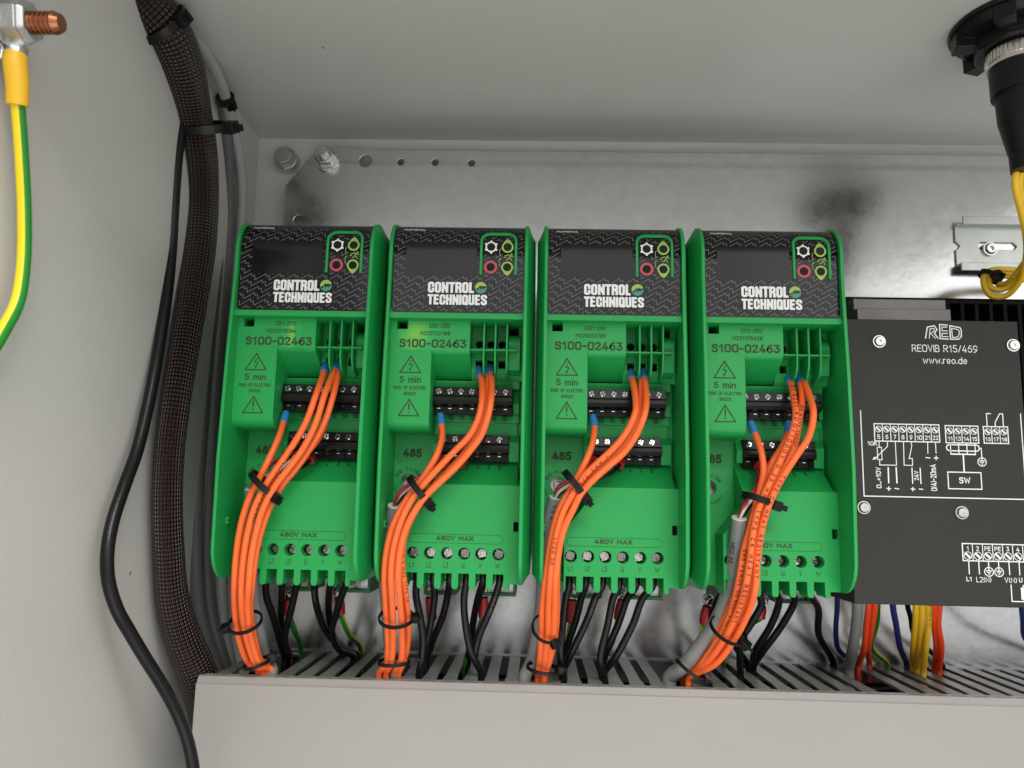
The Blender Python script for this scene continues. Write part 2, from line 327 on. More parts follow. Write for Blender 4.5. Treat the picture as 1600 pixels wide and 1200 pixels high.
HF = {'C': (_w, [[(_w, .68), (_w, 1-_c), (_w-_c, 1), (_c, 1), (0, 1-_c), (0, _c), (_c, 0), (_w-_c, 0), (_w, _c), (_w, .32)]]), 'O': (_w, _OO), 'Q': (_w, _OO+[[(_w-.12, .12), (_w+.02, -.02)]]),
 'N': (_w+.03, [[(0, 0), (0, 1)], [(_w+.03, 0), (_w+.03, 1)], [(.01, .92), (_w+.02, .08)]]), 'T': (_w-.04, [[(-.02, 1), (_w-.02, 1)], [(_w/2-.02, 1), (_w/2-.02, 0)]]),
 'R': (_w, [[(0, 0), (0, 1)], [(.05, 1), (_w-_c, 1), (_w, 1-_c), (_w, .62), (_w-.1, .50), (.05, .50)], [(_w-.06, .42), (_w, .34), (_w, 0)]]), 'L': (_w-.06, [[(0, 1), (0, 0), (_w-.1, 0)]]),
 'E': (_w-.05, [[(0, 1), (0, 0)], [(.05, 1), (_w-.08, 1)], [(.05, 0), (_w-.08, 0)], [(.05, .52), (_w-.11, .52)]]), 'H': (_w, [[(0, 0), (0, 1)], [(_w, 0), (_w, 1)], [(0, .52), (_w, .52)]]), 'I': (0, [[(0, 0), (0, 1)]]),
 'U': (_w, [[(0, 1), (0, _c), (_c, 0), (_w-_c, 0), (_w, _c), (_w, 1)]]),
 'S': (_w+.02, [[(_w+.02, .80), (_w+.02, 1-_c), (_w-_c, 1), (_c, 1), (0, 1-_c), (0, .68), (_w+.02, .34), (_w+.02, _c), (_w-_c, 0), (_c, 0), (0, _c), (0, .20)]])}
_tc = {}
def glyphs(s, off=0.0, bold=None, cond=1.0, sp=0.0):
    """outlines of a string in stroke lettering (height .73); returns vertices, faces, bounds; off thickens the strokes"""
    k = (s, off, bold, cond, sp)
    if k in _tc: return _tc[k]
    wd = .135+off*3 if bold is None else bold; x = 0; mb = MB(); gap = .17+wd*.55 if cond == 1 else wd+.045
    for ch in s:
        w_, pl = (SF if cond == 1 else HF)[ch]
        for i, p in enumerate(pl):
            y0, y1 = wd/2, 1-wd/2
            pts = []
            for (a, b) in p: pts.append((x+a, y0+(y1-y0)*b))
            closed = math.dist(pts[0], pts[-1]) < 1e-4
            if not closed:
                for e_, n_ in ((0, 1), (-1, -2)):
                    dx, dy = pts[e_][0]-pts[n_][0], pts[e_][1]-pts[n_][1]; q_ = math.hypot(dx, dy)
                    if q_ > 1e-6: pts[e_] = (pts[e_][0]+dx/q_*wd*.48, pts[e_][1]+dy/q_*wd*.48)
            line(mb, pts[:-1] if closed else pts, wd, i*.01, closed=closed)
        x += w_+gap+sp
    vs = [(v[0]*.73, v[2]*.73, v[1]*.8) for v in mb.v]
    if not vs: vs = [(0, 0, 0)]
    x0 = min(v[0] for v in vs); x1 = max(v[0] for v in vs); y0 = min(v[1] for v in vs); y1 = max(v[1] for v in vs)
    _tc[k] = (vs, mb.f, (x0, x1, y0, y1)); return _tc[k]
def text(mb, s, x0, x1, z0, z1, d, off=0.0, f=None, rot=None, bold=None, cond=1.0):
    """fit the lettering into the given rectangle (one character keeps its own width); f maps (x, z) to a 3-D point"""
    vs, fs, (a, b, c, e) = glyphs(s, off, bold, cond); out = []
    if len(s) <= 2 and not rot:
        nat = (b-a)/(e-c)*(z1-z0)
        if nat < (x1-x0): m = (x0+x1)/2; x0, x1 = m-nat/2, m+nat/2
    for i, (x, y, ly) in enumerate(vs):
        u = (x-a)/max(1e-6, b-a); v = (y-c)/max(1e-6, e-c)
        if rot == 90: u, v = 1-v, u
        X = x0+(x1-x0)*u; Z = z0+(z1-z0)*v
        p = f(X, Z) if f else (X, d, Z); out.append((p[0], p[1]+ly, p[2]))
    mb.add(out, fs)

# -- tubes
def spline(pts, step=1.6):
    P_ = [Vector(p) for p in pts]; out = []; n = len(P_)
    for i in range(n-1):
        p1, p2 = P_[i], P_[i+1]; p0 = P_[i-1] if i else p1*2-p2; p3 = P_[i+2] if i < n-2 else p2*2-p1
        k = max(2, int((p2-p1).length/step))
        t0 = 0; 
        def al(a, b): return max(1e-4, (b-a).length)**.5
        t1 = al(p0, p1); t2 = t1+al(p1, p2); t3 = t2+al(p2, p3)
        for j in range(k):
            t = t1+(t2-t1)*j/k
            A1 = p0*((t1-t)/(t1-t0))+p1*((t-t0)/(t1-t0)); A2 = p1*((t2-t)/(t2-t1))+p2*((t-t1)/(t2-t1)); A3 = p2*((t3-t)/(t3-t2))+p3*((t-t2)/(t3-t2))
            B1 = A1*((t2-t)/(t2-t0))+A2*((t-t0)/(t2-t0)); B2 = A2*((t3-t)/(t3-t1))+A3*((t-t1)/(t3-t1))
            out.append(B1*((t2-t)/(t2-t1))+B2*((t-t1)/(t2-t1)))
    out.append(P_[-1]); return out
def frames(path):
    n = len(path); T = [(path[min(i+1, n-1)]-path[max(i-1, 0)]).normalized() for i in range(n)]
    return T
def tube(pts, r, seg=14, step=1.6, sm=True, view=Vector((0, 1, 0)), caps=True):
    """round tube through (x,d,z) points; v runs round the tube, 0 on the side that faces the front"""
    path = spline(pts, step) if sm else [Vector(p) for p in pts]
    T = frames(path); n = len(path); mb = MB(); U = 0; us = []
    N_ = None
    for i, p in enumerate(path):
        if i: U += (p-path[i-1]).length
        us.append(U); t = T[i]
        if N_ is None:
            N_ = view-t*view.dot(t)
            if N_.length < .1: N_ = Vector((0, 0, 1))-t*t.z
        else: N_ = N_-t*N_.dot(t)
        N_.normalize(); B_ = t.cross(N_)
        rr = r if isinstance(r, (int, float)) else r[0]+(r[-1]-r[0])*0 if False else None
        if isinstance(r, (int, float)): rr = r
        else:
            q = i/(n-1)*(len(r)-1); k = min(int(q), len(r)-2); rr = r[k]+(r[k+1]-r[k])*(q-k)
        for j in range(seg):
            a = 2*math.pi*j/seg; mb.v.append(tuple(p+N_*math.cos(a)*rr+B_*math.sin(a)*rr))
    uvl = []
    for i in range(n-1):
        for j in range(seg):
            j2 = (j+1) % seg
            mb.f.append((i*seg+j, i*seg+j2, (i+1)*seg+j2, (i+1)*seg+j))
            uvl += [(us[i], j/seg), (us[i], (j+1)/seg), (us[i+1], (j+1)/seg), (us[i+1], j/seg)]
    if caps:
        mb.f.append(tuple(range(seg-1, -1, -1))); uvl += [(0, 0)]*seg
        mb.f.append(tuple((n-1)*seg+j for j in range(seg))); uvl += [(0, 0)]*seg
    mb.uv = {i: u for i, u in enumerate(uvl)}
    return mb, path
def tube_obj(name, pts, r, m, parent=None, org=(0, 0, 0), seg=14, step=1.6, **k):
    mb, path = tube(pts, r, seg, step, **k)
    o = mb.build(name, m, parent, org, smooth='auto', recalc=False); return o, path
def tube_text(s, path, r, size, start, ang=0.0, off=0.01, gap=1.0, flip=False, sp=0.12):
    """printing that follows a wire: reads along the path, wrapped on its surface; ang turns it from the front"""
    L = [0.0]
    for i in range(1, len(path)): L.append(L[-1]+(path[i]-path[i-1]).length)
    T = frames(path)
    def at(u):
        u = max(0, min(L[-1]-1e-3, u)); lo = 0
        while lo < len(L)-2 and L[lo+1] < u: lo += 1
        q = (u-L[lo])/max(1e-6, L[lo+1]-L[lo]); return path[lo].lerp(path[lo+1], q), T[lo].lerp(T[lo+1], q).normalized()
    vs, fs, (a, b, c, e) = glyphs(s, off, None, 1.0, sp); bm = bmesh.new(); bv = [bm.verts.new((x, y, ly)) for x, y, ly in vs]
    for f in fs:
        try: bm.faces.new([bv[i] for i in f])
        except Exception: pass
    bmesh.ops.triangulate(bm, faces=bm.faces[:]); bmesh.ops.subdivide_edges(bm, edges=[q for q in bm.edges if q.calc_length() > .22], cuts=2)
    bm.verts.index_update(); mb = MB(); k = size/.73; out = []
    for v in bm.verts:
        u = start+(v.co.x-a)*k*gap; wv = (v.co.y-.365)*k
        if flip: wv = -wv; u = start+(b-a)*k*gap-(v.co.x-a)*k*gap
        p, t = at(u); n = Vector((0, 1, 0)); n = (n-t*n.dot(t)).normalized()
        up = t.cross(n)           # mirrored handedness of (x, d, z)
        an = ang+wv/r; out.append(p+(n*math.cos(an)+up*math.sin(an))*(r+.07+v.co.z))
    mb.add(out, [tuple(q.index for q in f.verts) for f in bm.faces]); bm.free(); return mb

def screw_head(mb, c, d, r, h=1.0, tilt=0, ph=40, gk=.14):
    """pan head with a real cross recess: a base disc and four raised sectors"""
    t = MB(); t.cyl((0, 0), r*.98, 0, h*.25, n=20)
    g = r*gk
    for k in range(4):
        a0 = 90*k+ph; pts = [(g, g)]
        for i in range(7):
            a = rad(12+66*i/6); pts.append((r*math.cos(a), r*math.sin(a)))
        q = MB(); ca, sa = math.cos(rad(a0)), math.sin(rad(a0))
        o_ = [(x*ca-y*sa, x*sa+y*ca) for x, y in pts]; n_ = len(o_)
        t.add([(x, h*.2, z) for x, z in o_]+[(x, h*.72, z) for x, z in o_]+[(x*.8+ca*.0, h, z*.8) for x, z in o_], [tuple(range(n_)), tuple(range(2*n_, 3*n_))]+[(j*n_+i, j*n_+(i+1) % n_, (j+1)*n_+(i+1) % n_, (j+1)*n_+i) for j in (0, 1) for i in range(n_)])
    ct, st = math.cos(rad(tilt)), math.sin(rad(tilt))
    mb.add([(c[0]+x, d+y*ct-z*st, c[1]+z*ct+y*st) for x, y, z in t.v], t.f)
def hexhead(mb, c, d, r, h, ph=0, ax='d'):
    mb.cyl(c, r, d, d+h*.75, ax, 6, ph=ph); mb.cyl(c, r, d+h*.75, d+h, ax, 6, r2=r*.86, ph=ph)

def cable_tie(c, l, a, b, w=2.4, head=20, label='', size=1.0, tail=3.0, grp=None, name='cable_tie', tilt=0.0, tdir=None):
    """black tie: band round an oval of half width a (along l in the x-z plane) and half depth b; head at an angle from +l to the front"""
    l = Vector((l[0], tilt, l[1])).normalized(); y = Vector((0, 1, 0)); y = (y-l*y.dot(l)).normalized(); t = l.cross(y); c = Vector(c)
    if tdir is not None:
        t = Vector(tdir).normalized(); l = (l-t*l.dot(t)).normalized(); y = l.cross(t); y = y if y.y > 0 else -y
    th = .9*size; n = 40; mb = MB(); vs = []
    for i in range(n):
        an = 2*math.pi*i/n; e = Vector((math.cos(an), math.sin(an)))
        p = l*(a*e.x)+y*(b*e.y); nn = (l*(e.x/a)+y*(e.y/b)).normalized()
        for (q, s) in ((0, -1), (0, 1), (th, 1), (th, -1)): vs.append(c+p+nn*q+t*(w/2*s))
    fs = []
    for i in range(n):
        j = (i+1) % n
        for k in range(4): fs.append((i*4+k, i*4+(k+1) % 4, j*4+(k+1) % 4, j*4+k))
    mb.add(vs, fs)
    o = thing(name, tuple(c), label, 'cable tie', grp)
    mb.build('band', NYLON, o, tuple(c), smooth='auto')
    an = rad(head); e = Vector((math.cos(an), math.sin(an))); p = c+l*(a*e.x)+y*(b*e.y)
    nn = (l*(e.x/a)+y*(e.y/b)).normalized(); tg = (-l*(a*e.y)+y*(b*e.x)).normalized()
    hb = MB(); hw, hl, hh = 1.9*size, 2.3*size, 2.9*size
    def bx(m, c0, A, B, C, a_, b_, c_):
        v = [c0+A*(a_*i)+B*(b_*j)+C*(c_*k) for i in (-1, 1) for j in (-1, 1) for k in (-1, 1)]
        m.add(v, [(0, 1, 3, 2), (4, 6, 7, 5), (0, 4, 5, 1), (2, 3, 7, 6), (0, 2, 6, 4), (1, 5, 7, 3)])
    bx(hb, p+nn*(hh*.5), nn, tg, t, hh*.72, hl, hw*1.05)
    hb.build('head', NYLON, o, tuple(c), bevel=.35)
    tb = MB(); bx(tb, p+nn*(hh*1.32+tail*.25), nn, tg, t, tail*.5, th*.45, w*.42); bx(tb, p+nn*(hh*1.25), nn, tg, t, .35, hl*.55, hw*.6)
    tb.build('tail', NYLON, o, tuple(c), bevel=.15)
    return o

# ------------------------------------------------------------------ the enclosure (setting)
XW, ZC = -204.0, 257.0
o = MB().box(XW-2, 420, -9, -6, -260, ZC+2).build('wall_back', PAINT); struct(o, 'pale grey painted rear wall of the cabinet behind the steel plate', 'cabinet wall')
o = MB().box(XW-2, XW, -5.99, 400, -260, ZC+2).build('wall_left', PAINT); struct(o, 'pale grey painted left side wall of the cabinet', 'cabinet wall')
o = MB().box(XW+.01, 420, -5.99, 400, ZC, ZC+2).build('ceiling', PAINT); struct(o, 'pale grey painted roof panel of the cabinet', 'cabinet ceiling')

# galvanised mounting plate
out = [(-178, -250), (-178, 216), (-160.5, 239), (-147, 244.6), (-130, 244.6), (-124, 243), (400, 243), (400, -250)]
base = MB().prism(out, 6, 8, 'd'); cu = MB()
for c, r in (((-122.8, 234.3), 4.3), ((-98, 234), 2.3), ((-74, 234), 2.3), ((-39.5-9, 233.7), 2.3), ((-166.5, 190.3), 4.3)): cu.cyl(c, r, 4, 10, n=28)
pl = thing('mounting_plate', (100, 8, -95), 'galvanised steel mounting plate with a chamfered corner behind all the devices', 'mounting plate')
cut(base, cu).build('plate', GALV, pl, (100, 8, -95), bevel=.4)
MB().box(-120, 400, 0.5, 6, 241.2, 242.9).build('folded_edge', GALV, pl, (100, 8, -95))
MB().box(-112, 400, 7.9, 8.35, 229.5, 236.5) 

# bolts
c = P(445, 247, 3); o = thing('bolt', (c[0], 0, c[2]), 'grey painted hex bolt on the bare rear wall left of the plate corner', 'bolt')
m_ = MB(); hexhead(m_, (c[0], c[2]), 2.4, 7.2, 6, .3); m_.build('hex_head', mat('painted_bolt', (.42, .42, .40), .35, .6, var=.1, vscale=200), o, (c[0], 0, c[2]), bevel=.5)
MB().cyl((c[0], c[2]), 8.4, -5.97, 2.4, n=32).build('washer', ZINC, o, (c[0], 0, c[2]), bevel=.3)
c = P(509, 246, 12); o = thing('bolt', (c[0], 8, c[2]), 'shiny zinc hex bolt with nut and washer holding the plate corner', 'bolt')
og = (c[0], 8, c[2])
MB().cyl((c[0], c[2]), 9, 8.02, 9.6, n=32).build('washer', ZINC, o, og, bevel=.3)
m_ = MB(); hexhead(m_, (c[0], c[2]), 9.6, 7.6, 6.5, .1); m_.build('nut', ZINC, o, og, bevel=.5)
m_ = MB(); m_.cyl((c[0], c[2]), 4, 16, 23, n=20); m_.build('stud', ZINC, o, og, bevel=.6)

# DIN rail, upper right
rz0, rz1 = 159.0, 196.5
rl = thing('din_rail', (340, 8, 177), 'short zinc plated rail with slots on the plate at the right edge', 'mounting rail')
og = (340, 8, 177)
pr = [(15.5, 196.6), (15.5, 191), (9.6, 191), (9.6, 164.6), (15.5, 164.6), (15.5, 159), (14.4, 159), (14.4, 163.5), (8.4, 163.5), (8.4, 192.1), (14.4, 192.1), (14.4, 196.6)]
b_ = MB().prism(pr, 279.5, 402, 'x'); cu = MB().box(270, 282.3, 13.2, 20, 185, 200)
cu.prism([(277, 175.3), (280.5, 175.3), (282.5, 177.8), (280.5, 180.4), (277, 180.4)], 5, 13, 'd')
sl = [(296, 175.4), (318, 175.4), (320.2, 177.9), (318, 180.5), (296, 180.5), (293.6, 177.9)]
cu.prism(sl, 5, 13, 'd'); cu.prism([(x+36, z) for x, z in sl], 5, 13, 'd')
zr = mat('zinc_rail', (.50, .53, .50), .34, 1, var=.06, vscale=120)
cut(b_, cu).build('rail', zr, rl, og, bevel=.3)
m_ = MB(); c = P(1547, 389, 11); m_.cyl((c[0], c[2]), 4.6, 9.7, 11.6, n=24); m_.cyl((c[0], c[2]), 3.9, 11.6, 13, n=24, r2=2.9)
q = cut(m_, MB().cyl((c[0], c[2]), 1.9, 11.5, 15, n=6)); q.build('screw', STEEL, rl, og, smooth='auto')

# ------------------------------------------------------------------ wiring duct
DZ = -95.0; PITCH = 11.25; S0 = -50.2
og = (60, 0, -180)
dt = thing('wiring_duct', og, 'grey slotted plastic wiring duct running along the bottom below the green drives', 'cable duct')
cutf = [P(402, 1060, 75)[0], P(603, 1063, 75)[0], P(842, 1066, 75)[0], P(1056, 1068, 75)[0], P(1338, 1055, 45)[0]]
cent = []
k = -11
while S0+PITCH*k < 400: cent.append(S0+PITCH*(k+.5)); k += 1          # finger centres
keep = [c for c in cent if c > -178 and all(abs(c-q) > PITCH*.62 for q in cutf)]
m_ = MB(); m_.box(-179, 400, 0.05+8, 12, DZ-1.6, DZ)
for c in keep:
    a = 3.3; b2 = 3.95
    m_.prism([(c-a, 12), (c-a, 72), (c-b2, 80), (c-b2, 89.4), (c+b2, 89.4), (c+b2, 80), (c+a, 72), (c+a, 12)], DZ-1.5, DZ-.02, 'z')
m_.build('slotted_side', DUCT, dt, og)
pr = [(85.5, DZ+.1), (90, DZ-.2), (92.3, -98.2), (93.2, -98.9), (93.2, -178), (91, -178), (91, -99), (89.6, -97.2), (85.5, -96.7)]
MB().prism(pr, -179.4, 400, 'x').build('cover', DUCTF, dt, og)
MB().box(-179, 400, 8.1, 10, -178, -97).box(-179, 400, 10, 91, -180, -178.1).build('base', DUCT, dt, og)
# open intervals between fingers
ival = []; prev = -178.0
for c in keep: ival.append((prev, c-3.3)); prev = c+3.3
ival.append((prev, 399))
def snap(x, r):
    best = None
    for a, b in ival:
        if b-a < 2*r-.4: continue
        q = (a+b)/2 if b-a < 2*r+.5 else min(max(x, a+r), b-r)
        if best is None or abs(q-x) < abs(best-x): best = q
    return best

IN_ = [('black', BLK, 4, 20, -104), ('black', BLK, 4, 30, -107), ('blue', NAVY, 3, 38, -103), ('black', BLK, 4.4, 47, -107), ('orange', ORANGE, 2.2, 55, -103), ('black', BLK, 4.2, 63, -108), ('grey', GREYC, 3.2, 71, -106), ('black', BLK, 3.6, 80, -106)]
for i_, (cn, m__, r__, d__, z__) in enumerate(IN_):
    pts = [(-176+50*k_, d__+random.uniform(-1.5, 1.5), z__-5+random.uniform(-3, 3)) for k_ in range(12)]
    b_, _ = tube(pts, r__, 10, 8); q_ = b_.build(cn+'_wire', m__, None, pts[0], smooth='auto', recalc=False)
    tag(q_, '%s wire lying lengthwise inside the duct, %s' % (cn, ('nearest the plate', 'second from the plate', 'behind the middle', 'just behind the centre line', 'glimpsed through the slots', 'in front of the orange one', 'behind the front cover', 'nearest the front cover')[i_]), 'wire', 'wires lying inside the duct')

# ------------------------------------------------------------------ the inverter drive
ZB = -45.0
def arc(c, r, a0, a1, n=8): return [(c[0]+r*math.cos(rad(a0+(a1-a0)*i/n)), c[1]+r*math.sin(rad(a0+(a1-a0)*i/n))) for i in range(n+1)]
LR, LC = 16.4, (107.0, 134.0)           # radius and centre of the label's rolled-over top
def lab(off):
    def f(x, s):
        if s <= LC[1]: return (x, LC[0]+LR+off, s)
        a = (s-LC[1])/LR; return (x, LC[0]+(LR+off)*math.cos(a), LC[1]+(LR+off)*math.sin(a))
    return f
def build_drive():
    og = (0, 8, ZB)
    root = bpy.data.objects.new('motor_drive', None); COL.objects.link(root); root.location = W(og)*MM; root.empty_display_size = .01
    h = MB()
    # flared side flanges
    A = [(30, -42)]+arc((112, -24), 17.5, -95, 0, 8)+[(131.2, 20), (129.6, 70), (126.4, 120)]+arc((107.4, 132.5), 19.2, 0, 88, 9)+[(30, 152.2)]
    n = len(A)
    def shrink(p, e):
        d, z = p; dd = min(d, 131.5-e) if d > 60 else d
        q = max(-42+e*.35, min(152.4-e*.45, z)); 
        return (d-(e if d > 60 else 0), q)
    for s in (-1, 1):
        lv = [[(s*35.2, d, z) for d, z in A], [(s*36.7, d, z) for d, z in A], [(s*37.1, *shrink((d, z), .5)) for d, z in A], [(s*40.75, *shrink((d, z), 17)) for d, z in A]]
        vs = [p for l in lv for p in l]; fs = [tuple(range(n)), tuple(range(3*n, 4*n))]
        for q in range(3): fs += [(q*n+i, q*n+(i+1) % n, (q+1)*n+(i+1) % n, (q+1)*n+i) for i in range(n)]
        h.add(vs, fs)
    # rounded head under the label
    h.prism([(30, 98.6), (123.4, 98.6), (123.4, 134)]+arc(LC, LR, 0, 90, 12)[1:]+[(30, 150.4)], -35.25, 35.25, 'x')
    h.box(-35.25, 35.25, 30, 125.3, 95.5, 98.58)
    # text plate and left column, rounded undersides
    h.prism([(60, 90.9), (119, 90.9), (119, 43.5)]+arc((112.5, 43.5), 6.5, 0, -90, 7)[1:]+[(60, 36.6)], -35.25, -13.4, 'x')
    h.prism([(60, 90.9), (119, 90.9), (119, 82)]+arc((114, 82), 5, 0, -62, 6)[1:]+[(97, 67.3), (60, 66.4)], -13.4, 6.8, 'x')
    h.box(-35.25, -32.3, 60, 119, 90.9, 95.5).box(-26.7, 6.8, 60, 119, 90.9, 95.5)
    # relay bay with holes
    bay = MB().prism([(60, 66.4), (100, 66.4), (104, 72), (104, 95.5), (60, 95.5)], 6.8, 35.25, 'x'); cu = MB()
    for x in (11, 17.2, 23.4):
        cu.cyl((x, 86), 2.1, 90, 110, n=20); cu.box(x-1.9, x+1.9, 92, 110, 72.8, 77.2)
    cu.box(26.8, 32.3, 96, 110, 91, 97)
    h.merge(cut(bay, cu))
    for x in (14.2, 20.3, 26.5):
        h.prism([(103.5, 95.3), (118, 95.3), (118, 80)]+arc((106, 78), 12, 0, -50, 6)[1:]+[(103.5, 66)], x-.45, x+.45, 'x')
    h.box(6.9, 31.8, 103.4, 117.4, 80.1, 80.9)
    h.prism([(103.4, 69), (110, 71)]+arc((106, 84.5), 6.2, 0, 90, 6)+[(103.4, 90.7)], 27.1, 33.4, 'x')
    # ledges round the control terminals
    h.prism([(60, 62.3), (98.6, 62.3), (100, 66.3), (60, 66.38)], -13.3, 33.2, 'x')
    h.prism([(60, 48.45), (99, 48.45), (99, 54), (94, 62.28), (60, 62.28)], 29.9, 33.2, 'x')
    h.prism([(60, 43.8), (96.4, 43.8), (96.0, 48.4), (60, 48.4)], -13.35, 33.2, 'x')
    h.prism([(60, 37.1), (94, 37.1), (94.6, 43.78), (60, 43.78)], -13.3, 32.4, 'x')
    h.prism([(60, 22.3), (97, 22.3), (98, 33), (94, 37.08), (60, 37.08)], 28.2, 33.6, 'x')
    h.prism([(60, 24.3), (97, 24.3), (98.4, 31), (94, 37.08), (60, 37.08)], -13.4, -10.2, 'x')
    # recessed floor with the filter screw hole
    fl = MB().box(-35.24, 35.24, 40, 91.8, -41, 66.3); h.merge(cut(fl, MB().cyl((-27.3, 10.8), 4.1, 76, 95, n=32)))
    
    # raised power terminal block
    blk = MB().prism([(-24.3, -44.5), (-24.3, -13.8), (-13.9, 0), (-13.9, 9.3), (35.24, 9.3), (35.24, -44.5)], 45, 110, 'd'); cu = MB()
    HX = [-20.7+9.0*i for i in range(6)]
    for x in HX: cu.cyl((x, -26.5), 3.15, 99, 112, n=28)
    for x in HX: cu.prism([(x-2.65, -36.6), (x+2.9, -36.6), (x+2.9, -42.6), (x+3.25, -43.9), (x+4.0, -45), (x+4.0, -50), (x-3.7, -50), (x-3.7, -45), (x-3.0, -43.9), (x-2.65, -42.6)], 78, 112, 'd')
    cu.box(-30, 40, 40, 96, -50, -42.6)
    cu.box(29.9, 36, 40, 112, -50, -41.4); cu.box(31.9, 34.4, 104, 112, -14.6, -9.6)
    h.merge(cut(blk, cu))
    h.prism([(60, 9.31), (110, 9.31), (93.2, 22.2), (60, 22.2)], -13.9, 33.4, 'x')
    h.prism([(60, 9.31), (110, 9.31), (108, 9.9), (92, 16), (60, 16)], 33.41, 35.2, 'x')
    h.build('housing', GREEN, root, og)
    MB().box(34.4, 35.6, 108, 111.6, -13.6, -12.4).box(34.4, 35.6, 108, 111.6, -11.6, -10.4).box(35.0, 35.7, 108, 111.6, -12.4, -11.6).build('clip', GREEN, root, og)
    MB().box(-35.6, -34, 112, 116, -13.6, -12.4).box(-35.6, -34, 112, 116, -11.4, -10.2).box(-35.6, -34.6, 112, 116, -12.4, -11.4).build('clip', GREEN, root, og)
    for bx_ in ((-32.3, -26.7, 84, 90, 90.9, 95.4), (26.9, 32.2, 92, 97, 91.1, 95.4), (31.95, 34.35, 100, 105, -14.5, -9.7), (-34.9, -29.5, 91.9, 92.3, -18, -7), (-24.3, 35.2, 74, 77.9, -42.5, -36.7)):
        MB().box(*bx_).build('opening', HOLE, root, og)
    for x in (11, 17.2, 23.4):
        MB().box(x-1.85, x+1.85, 90, 93, 72.9, 77.1).build('wire_hole', HOLE, root, og); MB().cyl((x, 86), 2.05, 90.1, 92.3, n=16).build('screw_hole', HOLE, root, og)
    for x in HX: MB().cyl((x, -26.5), 3.1, 98, 99.6, n=20).build('screw_hole', HOLE, root, og)
    # gap cover between flanges and rail side: moulded feet underneath
    for (x0, x1) in ((-19, -1), (14, 33)):
        ft = MB().box(x0, x1, 40, 72, -51.8, -50.2).box(x0, x0+1.5, 40, 72, -50.2, -42.1).box(x1-1.5, x1, 40, 72, -50.2, -42.1)
        f_ = ft.build('foot', GREEN_D, root, og)
        MB().box(x0+1.6, x1-1.6, 66, 67.2, -50.1, -43).build('earth_plate', ZINC, f_, og)
    # label
    f = lab(.45); lb = MB(); rows = [98.9, 99.1, 99.5, 100.2, 101.2, 101.6]+[102+4*i for i in range(9)]+[134+25.5*i/14 for i in range(15)]
    rc = 2.7; L_ = []
    for s in rows:
        e = 0
        if s < 98.9+rc: e = rc-math.sqrt(max(0, rc*rc-(98.9+rc-s)**2))
        L_ += [f(-35.0+e, s), f(35.0-e, s)]
    lb.add(L_, [(2*i, 2*i+1, 2*i+3, 2*i+2) for i in range(len(rows)-1)])
    lo = lb.build('label', LABEL, root, og, smooth=True)
    f2 = lab(.50); dp = MB(); rr = [119.6+2.4*i for i in range(7)]+[136.5]
    dp.add([q for s in rr for q in (f2(-28.2, s), f2(9.6, s))], [(2*i, 2*i+1, 2*i+3, 2*i+2) for i in range(len(rr)-1)])
    dp.build('display', DISPLAY, lo, og, smooth=True)
    # zigzag print
    zz = MB(); g = lab(.52)
    ex = [(-28.6, 10.2, 119.2, 137.2), (-16.6, 16.4, 102.6, 115.9), (10.9, 13.3, 118.8, 145), (29.4, 31.4, 118.8, 145), (10.9, 31.4, 141.4, 146)]
    cir = [((17.1, 135.2), 4.3), ((25.9, 135.2), 4.4), ((17.1, 124.1), 4.3), ((25.9, 124.1), 4.4), ((25.7, 129.6), 2.6)]
    mot = [(0, 0), (5.75, 3.5), (6.15, 1.85), (7.5, 2.65), (7.75, 0)]
    def ok(x, s): return -34.5 < x < 34.5 and 99.6 < s < 147.5 and not any(a < x < b and c_ < s < e_ for a, b, c_, e_ in ex) and not any(math.hypot(x-q[0], s-q[1]) < r for q, r in cir)
    for row in range(15):
        s0 = 97.8+3.5*row; x0 = -35.5+1.85*row-7.75*math.ceil(1.85*row/7.75)
        for k in range(12):
            for a, b in zip(mot[:-1], mot[1:]):
                q0 = (x0+7.75*k+a[0], s0+a[1]); q1 = (x0+7.75*k+b[0], s0+b[1])
                m = max(2, int(math.dist(q0, q1)/.45)); run = []
                for i in range(m+1):
                    p = (q0[0]+(q1[0]-q0[0])*i/m, q0[1]+(q1[1]-q0[1])*i/m)
                    if ok(*p): run.append(p)
                    elif len(run) > 1: line(zz, run, .235, 0, g); run = []
                    else: run = []
                if len(run) > 1: line(zz, [run[0], run[-1]] if run[-1][1] < 133 and run[0][1] < 133 else run, .235, 0, g)
    zz.build('zigzag_print', GREY_PR, lo, og)
    tx = MB(); f3 = lab(.56)
    text(tx, 'CONTROL', -15.9, 8.6, 109.7, 115.6, 0, 0, f3, bold=.205, cond=.5); tx.build('brand_lettering', WHITE_PR, lo, og); tx = MB(); text(tx, 'TECHNIQUES', -15.9, 15.6, 102.9, 108.8, 0, 0, f3, bold=.205, cond=.5)
    tx.build('brand_lettering', WHITE_PR, lo, og); tx = MB(); text(tx, 'MARSHAL', -30.6, -18.8, 145.9, 147.9, 0, .012, f3)
    tx.build('top_lettering', WHITE_PR, lo, og); tg_ = MB()
    # gear ring
    ge = []
    for i in range(96):
        a = 360*i/96; t = (i % 16); r = 3.7 if t in (0, 1, 2, 14, 15) else 3.0
        ge.append((17.1+r*math.cos(rad(a+90)), 135.2+r*math.sin(rad(a+90))))
    inn = circ((17.1, 135.2), 2.2, 96, 90, 450); tg_.add([f3(*p) for p in ge+inn], [(i, (i+1) % 96, (i+1) % 96+96, i+96) for i in range(96)])
    tg_.build('gear_symbol', WHITE_PR, lo, og)
    gr = MB()
